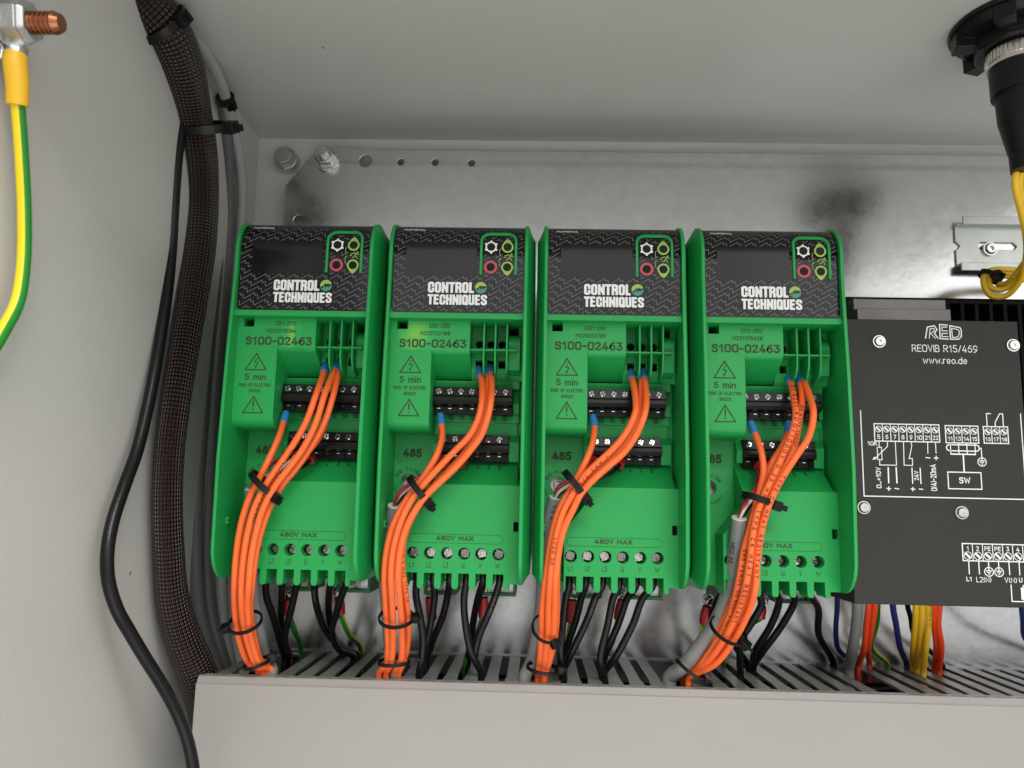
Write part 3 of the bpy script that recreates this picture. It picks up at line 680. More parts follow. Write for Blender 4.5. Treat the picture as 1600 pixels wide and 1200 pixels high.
    for cy, sg in ((135.2, 1), (124.1, -1)):
        A_ = []
        for i in range(48):
            a = 360*i/48; r = 3.15; dev = abs(((a-(90 if sg > 0 else 270)+180) % 360)-180)
            if dev < 46: r = 3.15+1.55*(1-dev/46)**1.2
            A_.append((25.9+r*math.cos(rad(a)), cy+r*math.sin(rad(a))))
        B_ = circ((25.9, cy), 2.2, 48); gr.add([f3(*p) for p in A_+B_], [(i, (i+1) % 48, (i+1) % 48+48, i+48) for i in range(48)])
    line(gr, [(22.6, 134.4), (21.7, 133.4), (21.7, 131), (22.5, 130.4)], .22, 0, f3); line(gr, [(22.6, 129.2), (21.7, 128.6), (21.7, 125.4), (22.6, 124.3)], .22, 0, f3)
    for pl_ in ([(25.2, 128.3), (26.3, 128.5), (26.9, 129.6), (27.3, 130.7), (26.2, 131), (25.5, 130.3)], [(27.3, 130.7), (28.1, 130.0), (28.9, 130.4)], [(26.9, 129.4), (27.8, 128.8), (28, 127.7)], [(24.3, 130.3), (25.6, 130.6)], [(24.0, 129.4), (25.2, 129.7)]): line(gr, pl_, .34, 0, f3)
    poly(gr, circ((28.1, 131.2), .5, 12), 0, f3)
    jag = [(14.9, 112.5), (13.6, 112.9), (13.2, 113.9), (12.5, 113.0), (11.9, 113.9), (11.0, 112.6), (9.8, 112.2)]
    gr.add([f3(*p) for p in arc((12.2, 112.7), 3.15, 14, 188, 12)+[(9.6, 111.9), (10.9, 112.8), (11.9, 114.0), (12.5, 113.2), (13.3, 114.1), (13.8, 113.2), (14.6, 113.7)]], [tuple(range(20))])
    gr.build('lime_symbols', LIME, lo, og)
    te = MB(); te.add([f3(*p) for p in arc((12.2, 112.7), 3.15, 196, 368, 12)+[(14.2, 112.4), (13.4, 111.8), (12.8, 112.5), (12.1, 111.5), (11.4, 112.6), (10.5, 111.2)]], [tuple(range(19))])
    te.build('teal_symbol', TEAL, lo, og)
    rd = MB(); ringp(rd, (17.1, 124.1), 2.2, 3.6, 0, f3); rd.build('red_ring', PINK, lo, og)
    for q in ((17.1, 135.2), (25.9, 135.2), (17.1, 124.1), (25.9, 124.1)):
        p = lab(0)(*q); MB().cyl((q[0], p[2]), 2.15, p[1]-1.5, p[1]+.75, n=28).cyl((q[0], p[2]), 2.15, p[1]+.75, p[1]+1.0, n=28, r2=1.85).build('button', BLACKP, root, og, smooth='auto')
    # raised green arch
    ar = [(11.9, 119.8)]+[(11.9, 119.8+i*1.5) for i in range(1, 12)]+arc((16.9, 138.2), 5, 180, 90, 8)+arc((25.4, 138.2), 5, 90, 0, 8)+[(30.4, 119.8+i*1.5) for i in range(11, -1, -1)]
    rb = MB(); n = len(ar); vs = []
    for i in range(n):
        a = Vector(ar[max(0, i-1)]); b = Vector(ar[min(n-1, i+1)]); t = (b-a).normalized(); nn = Vector((-t.y, t.x)); p = Vector(ar[i])
        for (s, hh) in ((.75, .3), (.6, 1.35), (-.6, 1.35), (-.75, .3)): q = p+nn*s; vs.append(lab(hh)(q.x, q.y))
    rb.add(vs, [(i*4+k, i*4+k+1, i*4+k+5, i*4+k+4) for i in range(n-1) for k in range(3)]+[(0, 1, 2, 3), (4*n-4, 4*n-3, 4*n-2, 4*n-1)])
    rb.build('keypad_arch', GREEN, root, og)
    # ink on the green plastic
    ik = MB(); D = 119.06
    text(ik, 'S100-02463', -30.9, 5.2, 80.9, 85.8, D, bold=.21)
    ik.build('model_number', INK, root, og); ik = MB()
    def tri(c, w_, zb, zt):
        line(ik, [(c-w_, zb), (c+w_, zb), (c, zt)], .75, D, closed=True)
    tri(-24.2, 5.5, 67.4, 76.2); line(ik, [(-23.4, 74), (-25.0, 71.6), (-23.2, 71.4), (-24.4, 68.8)], .5, D); poly(ik, [(-25.1, 69.6), (-23.5, 69.2), (-24.6, 68.2)], D)
    text(ik, '5 min', -30.0, -18.4, 61.9, 65.3, D, bold=.18); text(ik, 'RISK OF ELECTRIC', -32.7, -15.5, 58.2, 60.2, D, bold=.19); text(ik, 'SHOCK', -27.3, -20.7, 55.1, 57.1, D, bold=.19)
    tri(-24.2, 5.3, 44.4, 53); line(ik, [(-24.2, 51), (-24.2, 47.6)], .8, D); line(ik, [(-24.2, 46.7), (-24.2, 45.9)], .8, D)
    ik.build('warning_marking', INK, root, og); ik = MB()
    for i in range(7):
        x = -10.3+5.92*i
        if i: text(ik, str(9+i), x-1.6+(.4 if i == 2 else 0), x+1.4, 44.6, 47.5, 96.6, bold=.24)
    ik.build('terminal_numbers', INK, root, og); ik = MB()
    for i in range(6): text(ik, str(i+1), -6.3+5.9*i-.8, -6.3+5.9*i+.8, 17.9, 20.5, 0, .035, lambda x, z: (x, 93.2+(22.2-z)*1.303+.1, z))
    ik.build('terminal_numbers', INK, root, og); ik = MB()
    text(ik, '485', -31.0, -20.2, 24.2, 29.2, 91.87, bold=.24)
    for s, a0, st, R_ in (('EMC FILTER', 152, -13.2, 7.0), ('DISCONNECT', 208, 13.2, 8.4)):
        for i, ch in enumerate(s):
            if ch == ' ': continue
            a = rad(a0+st*i); vs, fs, (x0, x1, y0, y1) = glyphs(ch, .02); k = 1.9/.73; up = 1 if st < 0 else -1
            ca = Vector((math.cos(a), math.sin(a))); tg = Vector((math.sin(a), -math.cos(a)))*up; out = []
            for x, y, ly in vs:
                q = Vector((-27.3, 10.8))+ca*R_+tg*((x-(x0+x1)/2)*k)+ca*up*((y-.365)*k); out.append((q.x, 91.87+ly, q.y))
            ik.add(out, fs)
    ik.build('filter_lettering', INK, root, og); ik = MB()
    D = 110.06
    text(ik, '480V MAX', -8.7, 11.3, -20.1, -17.1, D, bold=.22)
    line(ik, arc((-20.6, -18.9), 2.25, 90, 270, 8)+arc((24.2, -18.9), 2.25, -90, 90, 8)
        , .22, D, closed=True); ik.build('power_lettering', INK, root, og); ik = MB()
    for s, x in zip(('L1', 'L2', 'L3', 'U', 'V', 'W'), HX):
        w_ = 1.25 if len(s) > 1 else (.8 if s != 'W' else 1.3); text(ik, s, x-w_-.3, x+w_-.3, -33.9, -31.1, D, .012)
    ik.build('terminal_letters', INK, root, og)
    # terminals
    for (x0, x1, z1, z0, n_, sx, dd) in ((-13.0, 29.6, 61.9, 47.4, 7, -10.4, 0), (-10.0, 28.0, 36.6, 22.9, 6, -7.3, -6)):
        zz_ = z1-61.9; t = MB()
        prf = [(88, 61.9), (106.0, 61.9), (107.0, 57.2), (107.9, 56.3), (108.2, 54.4), (107.9, 52.4), (105, 51.8), (102.2, 51.5), (102.2, 47.5), (88, 47.5)]
        t.prism([(d+dd, z+zz_) for d, z in prf], x0, x1, 'x')
        for i in range(n_+1):
            xx = sx-3.02+6.05*i; t.box(max(x0+.02, xx-.45), min(x1-.02, xx+.45), 102+dd, 103.6+dd, 47.52+zz_, 51.5+zz_)
        t.box(x0+.02, x1-.02, 102+dd, 104.6+dd, 47.52+zz_, 48.0+zz_)
        tb = t.build('terminal_block', BLACKP, root, og)
        for i in range(n_):
            s = MB(); screw_head(s, (sx+6.05*i, 59.4+zz_), 106.0+dd, 1.75, .8, tilt=17, ph=random.uniform(0, 90)); s.build('screw', STEEL, tb, og)
        s = MB()
        for i in range(n_): s.box(sx+6.05*i-.8, sx+6.05*i+.8, 102.1+dd, 103.0+dd, 50.3+zz_, 50.65+zz_)
        s.build('contact', STEEL, tb, og)
    for x in HX:
        s = MB(); screw_head(s, (x, -26.6), 100.2, 2.75, 3.0, tilt=random.uniform(-4, 6), ph=random.uniform(20, 70), gk=.24); s.build('power_screw', SCREWD, root, og)
    for x in (11, 17.2, 23.4):
        s = MB(); screw_head(s, (x, 85.2), 92.5, 1.3, .8, ph=random.uniform(0, 90)); s.build('relay_screw', SCREWD, root, og)
    s = MB(); screw_head(s, (-27.3, 10.8), 78, 2.3, 2.2, ph=30); s.merge(cut(MB().cyl((-27.3, 10.8), 4.05, 76.2, 88, n=28), MB().cyl((-27.3, 10.8), 3.7, 77, 90, n=28)))
    s.build('filter_screw', SCREWD, root, og, smooth='auto')
    return root
DX = [-125.6, -43.0, 39.7, 122.1]
SER = [('2312 2312', 'M231215094'), ('2252 2252', 'M225122199'), ('2251 2251', 'M225023793'), ('2312 2312', 'M231215426')]
WHERE = ['leftmost', 'second from left', 'third from left', 'rightmost']
DL = ['green motor drive nearest the dark braided cable, its black display almost unlit', 'green motor drive with a yellow tinted patch behind its number',
      'third green motor drive from the left, its wires tied above an unhidden L1 terminal', 'green motor drive standing directly beside the black module with white diagrams']
proto = build_drive(); drives = []
for i in range(4):
    o = proto if i == 0 else copy_tree(proto)
    drives.append(o)
for i, o in enumerate(drives):
    o.location = Vector((DX[i]*MM, -.008, ZB*MM)); tag(o, DL[i], 'motor drive', 'green motor drives in a row')
    m_ = MB(); a, b = SER[i]; text(m_, a, -15.4, -3.9, 91.7, 94.0, 119.07, bold=.19); text(m_, b, -19.9, -3.8, 87.6, 90.0, 119.07, bold=.19)
    q = m_.build('serial_lettering', INK, o, (0, 8, ZB))
def tintm(name, cx_, cz_, rx_, rz_, k):
    m = mat(name, (.012, .33, .072), .46, spec=.4, bump=.12, bscale=2500); nt = m.node_tree; N = nt.nodes; L = nt.links; b = N['Principled BSDF']
    tc = N.new('ShaderNodeTexCoord'); mp = N.new('ShaderNodeMapping'); mp.vector_type = 'POINT'; L.new(tc.outputs['Object'], mp.inputs[0])
    mp.inputs['Location'].default_value = (-cx_/rx_, 0, -(cz_-ZB)/rz_); mp.inputs['Scale'].default_value = (1000/rx_, 0, 1000/rz_)
    ln = N.new('ShaderNodeVectorMath'); ln.operation = 'LENGTH'; L.new(mp.outputs[0], ln.inputs[0])
    nz = N.new('ShaderNodeTexNoise'); nz.inputs['Scale'].default_value = 130; L.new(tc.outputs['Object'], nz.inputs['Vector'])
    ad = N.new('ShaderNodeMath'); ad.operation = 'MULTIPLY_ADD'; ad.inputs[1].default_value = .5; L.new(nz.outputs['Fac'], ad.inputs[0]); L.new(ln.outputs['Value'], ad.inputs[2])
    r = N.new('ShaderNodeMapRange'); r.interpolation_type = 'SMOOTHSTEP'; r.inputs[1].default_value = .25; r.inputs[2].default_value = 1.2; r.inputs[3].default_value = k; r.inputs[4].default_value = 0; L.new(ad.outputs[0], r.inputs[0])
    mx = N.new('ShaderNodeMixRGB'); mx.inputs[1].default_value = (.014, .365, .085, 1); mx.inputs[2].default_value = (.20, .55, .05, 1); L.new(r.outputs[0], mx.inputs[0]); L.new(mx.outputs[0], b.inputs['Base Color']); return m
m_ = MB(); poly(m_, [(-31.5, 79.6), (-31.5, 90.4), (-25.9, 90.6), (-25.9, 95.2), (-8, 95.2), (-8, 79.6)], 119.03); m_.build('tinted_patch', tintm('tint_a', -22, 88, 12, 13, .8), drives[1], (0, 8, ZB))
m_ = MB(); poly(m_, [(-12, 79.6), (-12, 95.2), (-1, 95.2), (-1, 79.6)], 119.03); m_.build('tinted_patch', tintm('tint_b', -6.5, 87, 3.4, 11, .8), drives[0], (0, 8, ZB))

# ------------------------------------------------------------------ black regulator module with white diagrams
og = (215, 8, -47)
rg = thing('regulator_module', og, 'black boxed regulator with white wiring diagrams right of the green drives', 'control module')
x0, x1, z0, z1 = 165.5, 258.7, -47.3, 103.2
MB().box(x0, x1, 70, 106, z0, z1).build('housing', PANEL, rg, og, bevel=.5)
hz = P(1400, 470, 62)[2]
hs = MB().box(150, 330, 8.1, 40, -38, hz+8)
for i in range(20): hs.box(160+i*8.4, 162+i*8.4, 40, 62, -38, hz-1)
hs.box(150, 330, 40, 62, hz-1, hz+.5); hs.build('heatsink', HEATS, rg, og)
bx0 = P(1336, 480, 76)[0]; bx1 = P(1481, 480, 76)[0]; bz = P(1400, 466, 76)[2]; bzm = P(1400, 484, 76)[2]
MB().box(bx0, bx1, 60, 74, bzm, bz).box(bx0, bx1, 60, 79, 99, bzm).build('clip_bracket', ALU, rg, og, bevel=.5)
wp = MB(); D = 106.1
def q(px, py): a = P(px, py, D); return (a[0], a[2])
def qz(X, Y): return q(1330+X/5.926, 630+Y/5.926)      # fine grid over the diagram area
def seg(pts, w=.42): line(wp, [qz(*p) for p in pts], w, D)
def wtext(s, X0, Y0, X1, Y1, off=.008, rot=None, fn=None):
    fn = fn or qz; a = fn(X0, Y1); b = fn(X1, Y0); text(wp, s, min(a[0], b[0]), max(a[0], b[0]), min(a[1], b[1]), max(a[1], b[1]), D, off, rot=rot)
lx = qz(82, 60)[0]+.2; rx = qz(1563, 90)[0]; zt = qz(82, 66)[1]; zb = qz(110, 852)[1]-.4
line(wp, [(lx, zt), (lx, zb), (rx+.2, zb), (rx+.2, zt-.2)], .55, D)
def row(X0, X1, Y0, Y1, labels, top=False, w=.42, fn=None):
    fn = fn or qz; a = fn(X0, Y0); b = fn(X1, Y1); n = len(labels); xs = [a[0]+(b[0]-a[0])*i/n for i in range(n+1)]; za, zb_ = a[1], (b[1]+fn(X0, Y1)[1])/2
    za = (a[1]+fn(X1, Y0)[1])/2
    line(wp, [(xs[0], za), (xs[-1], za), (xs[-1], zb_), (xs[0], zb_)], w*1.3, D, closed=True)
    for x in xs[1:-1]: line(wp, [(x, za), (x, zb_)], w, D)
    hgt = za-zb_; r = min((xs[1]-xs[0])*.41, hgt*.24)
    for i, s in enumerate(labels):
        xc = (xs[i]+xs[i+1])/2; cy = za-hgt*.31 if not top else zb_+hgt*.30
        ringp(wp, (xc, cy), r-w*.8, r, D); poly(wp, [(xc-r*.8, cy+r*.42), (xc-r*.42, cy+r*.8), (xc+r*.8, cy-r*.42), (xc+r*.42, cy-r*.8)], D)
        ty = zb_+hgt*.12 if not top else za-hgt*.40; w_ = (xs[1]-xs[0])*(.36 if len(s) > 1 else .2)
        text(wp, s, xc-w_, xc+w_, ty, ty+hgt*.26, D, .006)
    return xs, za, zb_
A1, za, zb1 = row(212, 820, 195, 355, ['5', '6', '7', '8', '9', '10', '21', '22'])
A2, _, zb2 = row(870, 1182, 210, 368, ['11', '13', '14', '15']); A3, za3, _ = row(1222, 1458, 218, 372, ['16', '17', '18'])
wtext('10K', 150, 352, 242, 392)
seg([(258, 355), (260, 405)]); seg([(240, 408), (280, 408), (286, 524), (246, 522), (240, 408)]); seg([(264, 524), (264, 572), (420, 574), (408, 358)])
seg([(334, 358), (336, 400), (222, 510)]); poly(wp, [qz(196, 524), qz(214, 494), qz(236, 516)], D)
seg([(484, 360), (490, 574), (568, 576), (566, 512), (530, 512)]); seg([(556, 360), (560, 400), (538, 508)])
seg([(708, 362), (710, 466)]); seg([(780, 362), (786, 466)])
seg([(688, 502), (732, 508)], .5); seg([(764, 506), (808, 508)], .5); seg([(786, 486), (786, 528)], .5)
seg([(342, 592), (348, 742)], .7); seg([(416, 592), (424, 742)], .7); seg([(562, 596), (570, 746)], .55); seg([(638, 598), (646, 748)], .55)
seg([(326, 788), (370, 792)], .5); seg([(348, 770), (348, 812)], .5); seg([(400, 788), (444, 794)], .5); seg([(550, 794), (594, 796)], .5); seg([(571, 776), (571, 816)], .5); seg([(626, 794), (668, 798)], .5)
wtext('0...+10V', 232, 592, 276, 786, rot=90); wtext('24V', 584, 626, 626, 716, rot=90); wtext('0(4)-20mA', 738, 566, 784, 812, rot=90)
xs = [(A2[i]+A2[i+1])/2 for i in range(4)]; zlo = qz(1000, 472)[1]
for x in xs: line(wp, [(x, zb2), (x, zlo)], .5, D)
line(wp, [(xs[0]-.2, zlo), (xs[-1]+.2, zlo)], .7, D)
zt_, zb_ = qz(1030, 386)[1], qz(1030, 442)[1]; rr_ = (zt_-zb_)/2; line(wp, arc((xs[0]-.5, zb_+rr_), rr_, 90, 270, 8)+arc((xs[-1]+.6, zb_+rr_), rr_, -90, 90, 8), .6, D, closed=True)
xm = (xs[0]+xs[-1])/2; bxw = 8.6; zc1, zc0 = qz(1040, 640)[1], qz(1040, 794)[1]
line(wp, [(xm, zlo), (xm, zc1)], .75, D); line(wp, [(xm-bxw, zc1), (xm+bxw, zc1), (xm+bxw, zc0), (xm-bxw, zc0)], .55, D, closed=True)
text(wp, 'SW', xm-3.7, xm+3.6, (zc0+zc1)/2-1.7, (zc0+zc1)/2+1.8, D, .012)
def earth(c, r=2.4):
    ringp(wp, c, r-.45, r, D); line(wp, [(c[0]-r*.62, c[1]+r*.22), (c[0]+r*.62, c[1]+r*.22)], .5, D); line(wp, [(c[0]-r*.42, c[1]-r*.15), (c[0]+r*.42, c[1]-r*.15)], .45, D); line(wp, [(c[0]-r*.18, c[1]-r*.5), (c[0]+r*.18, c[1]-r*.5)], .45, D)
    line(wp, [(c[0], c[1]+r*.2), (c[0], c[1]+r)], .5, D)
ec = qz(1212, 544); earth(ec); zz_ = zb_+rr_; line(wp, [(xs[-1]+.6+rr_, zz_), (ec[0], zz_), (ec[0], ec[1]+2.4)], .5, D)
x16, x17, x18 = [(A3[i]+A3[i+1])/2 for i in range(3)]; zt3 = qz(1300, 97)[1]
line(wp, [(x16, za3), (x16, zt3), (x16+2.4, zt3)], .5, D); line(wp, [(x17, za3), (x17, za3+2.2), (x18-1.6, zt3), (x18, zt3), (x18, za3)], .5, D)
# heading
line(wp, [q(1446, 529), q(1449, 511), q(1460, 509), q(1464, 515), q(1460, 521), q(1466, 529)], .6, D); line(wp, [q(1452, 529), q(1453, 514), q(1459, 513), q(1460, 517), q(1454, 521), q(1462, 529)], .4, D)
line(wp, [q(1481, 508), q(1468, 507), q(1469, 529), q(1482, 530)], .6, D); line(wp, [q(1480, 511), q(1472, 511), q(1472, 517), q(1481, 517)], .45, D); line(wp, [q(1481, 521), q(1472, 521), q(1472, 526), q(1482, 526)], .45, D)
line(wp, [q(1484, 509), q(1500, 512), q(1502, 516), q(1502, 526), q(1498, 530), q(1485, 530)], .6, D, closed=True); line(wp, [q(1487, 513), q(1497, 515), q(1499, 518), q(1498, 525), q(1495, 527), q(1488, 527)], .45, D, closed=True)
def t_px(s, X0, Y0, X1, Y1, off=.008): wtext(s, X0, Y0, X1, Y1, off, fn=q)
t_px('REOVIB R15/469', 1425, 539.5, 1527, 550, -.009); t_px('www.reo.de', 1442, 558.5, 1511, 568.5, -.009)
def qb(X, Y): return q(1480+X/10, 840+Y/10)
A4, zA, zB_ = row(235, 1350, 105, 372, ['1', '2', 'PE', 'PE', '3', '4', '4'], top=True, fn=qb)
xc = [(A4[i]+A4[i+1])/2 for i in range(7)]
zl = qb(340, 570)[1]
for i in (0, 1, 4, 5): line(wp, [(xc[i]+.2, zB_), (xc[i]+.2, zl)], .5, D)
for i in (2, 3): line(wp, [(xc[i], zB_), (xc[i], zB_-3)], .5, D); earth((xc[i], zB_-5.4), 2.45)
zt5 = zl-1.2
text(wp, 'L1', xc[0]-1.9, xc[0]+1.5, zt5-2.4, zt5, D, .008); text(wp, 'L2(N)', xc[1]-1.6, xc[1]+6, zt5-2.9, zt5, D, bold=.11); text(wp, 'V(N)', xc[4]-2.6, xc[4]+3.6, zt5-2.9, zt5, D, bold=.11); text(wp, 'U', xc[5]-.6, xc[5]+1.5, zt5-2.4, zt5, D, .008)
line(wp, [(xc[4]+.5, zt5-3.6), (xc[4]+.5, zt5-12), (xc[5]+1.5, zt5-12), (xc[5]+1.5, zt5-3.6)], .5, D); poly(wp, [(xc[5]+.2, zt5-5), (x1-.3, zt5-5), (x1-.3, zt5-11), (xc[5]+.2, zt5-11)], D+.02)
keepv = [v if v[0] < x1-.25 else (x1-.25, v[1], v[2]) for v in wp.v]; wp.v = keepv
wp.build('white_lettering', WHITE_PR, rg, og)
for px, py in ((1373, 534), (1582, 540), (1349, 793), (1502, 801)):
    c = P(px, py, 106); c = (c[0], c[2]); s = MB().cyl(c, 3.4, 106.02, 106.9, n=28); s.cyl(c, 2.9, 106.9, 107.9, n=28, r2=2.2)
    cut(s, MB().cyl(c, 1.1, 106.95, 109, n=6)).build('screw', STEEL, rg, og, smooth='auto')

# ------------------------------------------------------------------ wires
def wire(name, pts, r, m, label, cat='wire', group=None, ferrule=None, fcol=None, drop=True, txt=None, tm=None, seg=14, flen=6.0, sleeve=None):
    """pts are (px, py, depth); the last one may be (px, py, None): it then enters the duct there"""
    p = []; 
    for a in pts:
        if len(a) == 3 and a[2] is None:
            e = Pz(a[0], a[1], DZ); x = snap(e[0], r); d = min(max(e[1], 14+r), 84-r); p.append((x, d, DZ+2)); p.append((x, d, DZ-2)); p.append((x+random.uniform(-1, 1), d+1, DZ-26))
        elif len(a) == 4: p.append(a[:3])
        else: p.append(P(*a))
    org = p[0]
    if ferrule:
        q0 = Vector(p[0]); q1 = Vector(p[1]); tt = (q1-q0).normalized(); p[0] = tuple(q0); p.insert(1, tuple(q0+tt*2.2))
    body, path = tube(p, r, seg)
    if ferrule is None and not txt:
        o = body.build(name, m, None, org, smooth='auto', recalc=False); return tag(o, label, cat, group), path
    o = thing(name, org, label, cat, group)
    i_ = 0; L_ = 0
    while ferrule and L_ < flen-1 and i_ < len(path)-3: L_ += (path[i_+1]-path[i_]).length; i_ += 1
    body, _ = tube([tuple(v) for v in path[i_:]], r, seg, sm=False)
    body.build('insulation', m, o, org, smooth='auto', recalc=False)
    if ferrule:
        i = 0; L = 0
        while L < flen and i < len(path)-1: L += (path[i+1]-path[i]).length; i += 1
        a = [tuple(v) for v in path[:i+1]]; t = (path[0]-path[2]).normalized()
        tube_obj('ferrule', a, [r*1.12, r*1.2, r*1.24, r*1.34], fcol or BLUEF, o, org, seg=16, sm=False)
        tube_obj('ferrule_tip', [tuple(path[0]), tuple(path[0]+t*2.2)], .8, STEEL, o, org, seg=10, sm=False)
    if txt:
        for t_ in txt: tube_text(t_[0], path, r, t_[1], t_[2], rad(t_[3]), flip=t_[4], sp=(t_[5] if len(t_) > 5 else .15)).build('printed_text', tm or INKB, o, org)
    return o, path
OR = 1.72
def og_pts(lst, d0, dm, d1, endd=None):
    out = []; y0 = lst[0][1]
    for (x, y) in lst:
        if y < 905: t = min(1, (y-y0)/60); d = d0+(dm-d0)*t
        else: t = (y-905)/155; d = dm+(d1-dm)*min(1, t)**1.2
        out.append((x, y, d))
    return out
def orange(di, lst, d0, dm, d1, label, txt=None, r=OR):
    pts = og_pts(lst[:-1], d0, dm, d1); pts.append((*lst[-1], None))
    return wire('orange_wire', pts, r, ORANGE, label, 'wire', 'orange control wires of the four drives', True, txt=txt)
# texts printed along the wires
BSTXT = 'BS 6231 600/1000V 0.25 MM2 TYPE CK HEAT RESISTANT'
who = ['leftmost drive', 'second drive from the left', 'third drive from the left', 'rightmost drive']
# drive 1
orange(0, [(447,645),(443,660),(435,685),(418,722),(405,748),(388,782),(377,818),(370,860),(367,900),(367,950),(374,1000),(388,1035),(397,1056)], 106, 122, 80, 'orange wire from the lone left blue ferrule on the leftmost drive')
orange(0, [(509,568),(505,585),(492,622),(478,660),(458,695),(436,727),(417,755),(399,790),(388,828),(381,868),(377,925),(379,965),(388,1007),(401,1040),(404,1058)], 102, 126, 83, 'orange wire from the left relay hole of the leftmost drive', txt=[('HEAT RESISTANT 600V 0.5 MM2', 1.2, 60, 60, False, .6)])
orange(0, [(525,566),(521,582),(507,617),(493,662),(474,700),(450,733),(429,761),(411,795),(401,828),(393,868),(389,910),(387,950),(393,1000),(405,1035),(410,1059)], 102, 127, 83, 'front orange wire from the second relay hole of the leftmost drive', txt=[('BS 6231 0.5 MM2 TYPE CK HEAT', 1.2, 34, -62, False, .6)])
orange(0, [(530,568),(528,585),(520,620),(507,660),(490,692),(464,730),(441,758),(420,796),(408,830),(399,870),(394,912),(391,950),(398,1000),(408,1033),(414,1060)], 102, 121, 78, 'rear orange wire sharing the second relay hole of the leftmost drive')
orange(0, [(512,648),(508,663),(494,690),(470,716),(440,742),(412,770),(396,800),(384,835),(378,872),(374,925),(376,965),(384,1005),(396,1040),(400,1059)], 105, 118, 76, 'orange wire from the half hidden right blue ferrule on the leftmost drive', txt=[('H05V-K 0.5MM2 90C', 1.1, 40, -50, False)])
# drive 2
orange(1, [(688,648),(690,665),(690,687),(681,714),(665,741),(647,764),(629,791),(614,822),(605,856),(601,890),(603,945),(606,995),(604,1035),(592,1058)], 106, 122, 82, 'orange wire from the left blue ferrule on the second drive', txt=[('6231 0', 1.3, 12, -45, False, .3)])
orange(1, [(748,575),(752,592),(753,625),(747,654),(733,681),(710,705),(688,728),(668,750),(650,771),(634,798),(622,829),(614,863),(611,900),(613,945),(614,995),(611,1035),(600,1062)], 102, 126, 83, 'orange wire from the left relay hole of the second drive', txt=[('CK 0.5 MM2 BS 6231 600V', 1.2, 30, -62, False, .5)])
orange(1, [(766,573),(768,592),(767,627),(762,652),(752,680),(734,705),(712,730),(690,751),(670,770),(652,793),(637,820),(627,852),(622,895),(625,940),(628,985),(627,1030),(612,1063)], 102, 127, 83, 'front orange wire from the second relay hole of the second drive')
orange(1, [(762,574),(763,592),(760,622),(754,655),(741,685),(722,712),(700,736),(678,758),(661,780),(645,806),(632,838),(628,880),(634,930),(638,982),(632,1030),(617,1066)], 102, 119, 76, 'rear orange wire sharing the second relay hole of the second drive', txt=[('0.5 MM2 TYPE CK', 1.4, 118, 30, False, .5)])
# drive 3
orange(2, [(926,650),(929,668),(926,692),(917,717),(905,741),(890,767),(875,794),(865,825),(858,862),(853,900),(848,945),(846,990),(844,1025),(840,1062)], 106, 122, 82, 'orange wire from the left blue ferrule on the third drive')
orange(2, [(985.5,580),(988,592),(993,623),(992,647),(977,678),(955,704),(931,726),(912,745),(895,772),(880,800),(870,833),(864,869),(860,905),(857,945),(856,987),(852,1025),(848,1064)], 102, 126, 83, 'orange wire from the left relay hole of the third drive', txt=[('1 MM2 7/6 8', 1.7, 62, 28, False, .7), ('LC20 5R', 1.8, 112, 0, False, .4)])
orange(2, [(1005,579),(1007,592),(1010,623),(1007,648),(994,680),(975,707),(950,729),(929,748),(909,770),(895,797),(881,827),(873,862),(868,905),(867,945),(865,987),(860,1025),(852,1066)], 102, 127, 83, 'front orange wire from the second relay hole of the third drive')
orange(2, [(1001,580),(1002,592),(1001,622),(996,650),(984,682),(963,706),(940,729),(918,752),(902,778),(888,806),(878,836),(872,870),(870,905),(870,950),(868,990),(860,1028),(856,1067)], 102, 119, 76, 'rear orange wire sharing the second relay hole of the third drive')
# drive 4
orange(3, [(1173,660),(1180,678),(1190,708),(1193,738),(1188,762),(1181,790),(1172,825),(1162,862),(1155,905),(1141,958),(1121,1000),(1097,1035),(1073,1062)], 106, 121, 80, 'orange wire from the left blue ferrule on the rightmost drive', txt=[('E65 FEROL CU 600V E165', 2.0, 72, 10, False, .3)])
orange(3, [(1231,586),(1235,598),(1241,627),(1243,655),(1234,686),(1221,715),(1207,745),(1193,775),(1183,802),(1176,837),(1172,872),(1167,905),(1158,940),(1140,982),(1113,1024),(1081,1066)], 102, 127, 84, 'orange wire from the left relay hole of the rightmost drive', txt=[(BSTXT, 2.1, 12, 0, False, .62)])
orange(3, [(1252,582),(1256,596),(1266,622),(1271,648),(1264,682),(1246,710),(1225,742),(1208,773),(1196,805),(1188,840),(1183,875),(1180,920),(1168,960),(1145,1003),(1118,1037),(1084,1068)], 102, 127, 84, 'front orange wire arching from the second relay hole of the rightmost drive', txt=[('TYPE CK HEAT RESISTANT', 2.0, 72, -8, False, .5)])
orange(3, [(1249,584),(1251,600),(1253,627),(1249,655),(1243,690),(1234,715),(1216,746),(1200,775),(1190,805),(1180,840),(1176,880),(1170,925),(1152,968),(1129,1008),(1103,1038),(1078,1064)], 102, 120, 80, 'rear orange wire sharing the second relay hole of the rightmost drive', txt=[('BS 6231 1000V', 1.7, 26, -10, False, .3)])
orange(3, [(1232,660),(1232,674),(1222,698),(1207,722),(1193,752),(1183,780),(1174,812),(1166,848),(1160,880),(1150,925),(1131,968),(1108,1005),(1086,1036),(1068,1062)], 105, 116, 74, 'orange wire from the right blue ferrule on the rightmost drive', txt=[('SERIES A 12 CU', 1.4, 70, 10, False)])

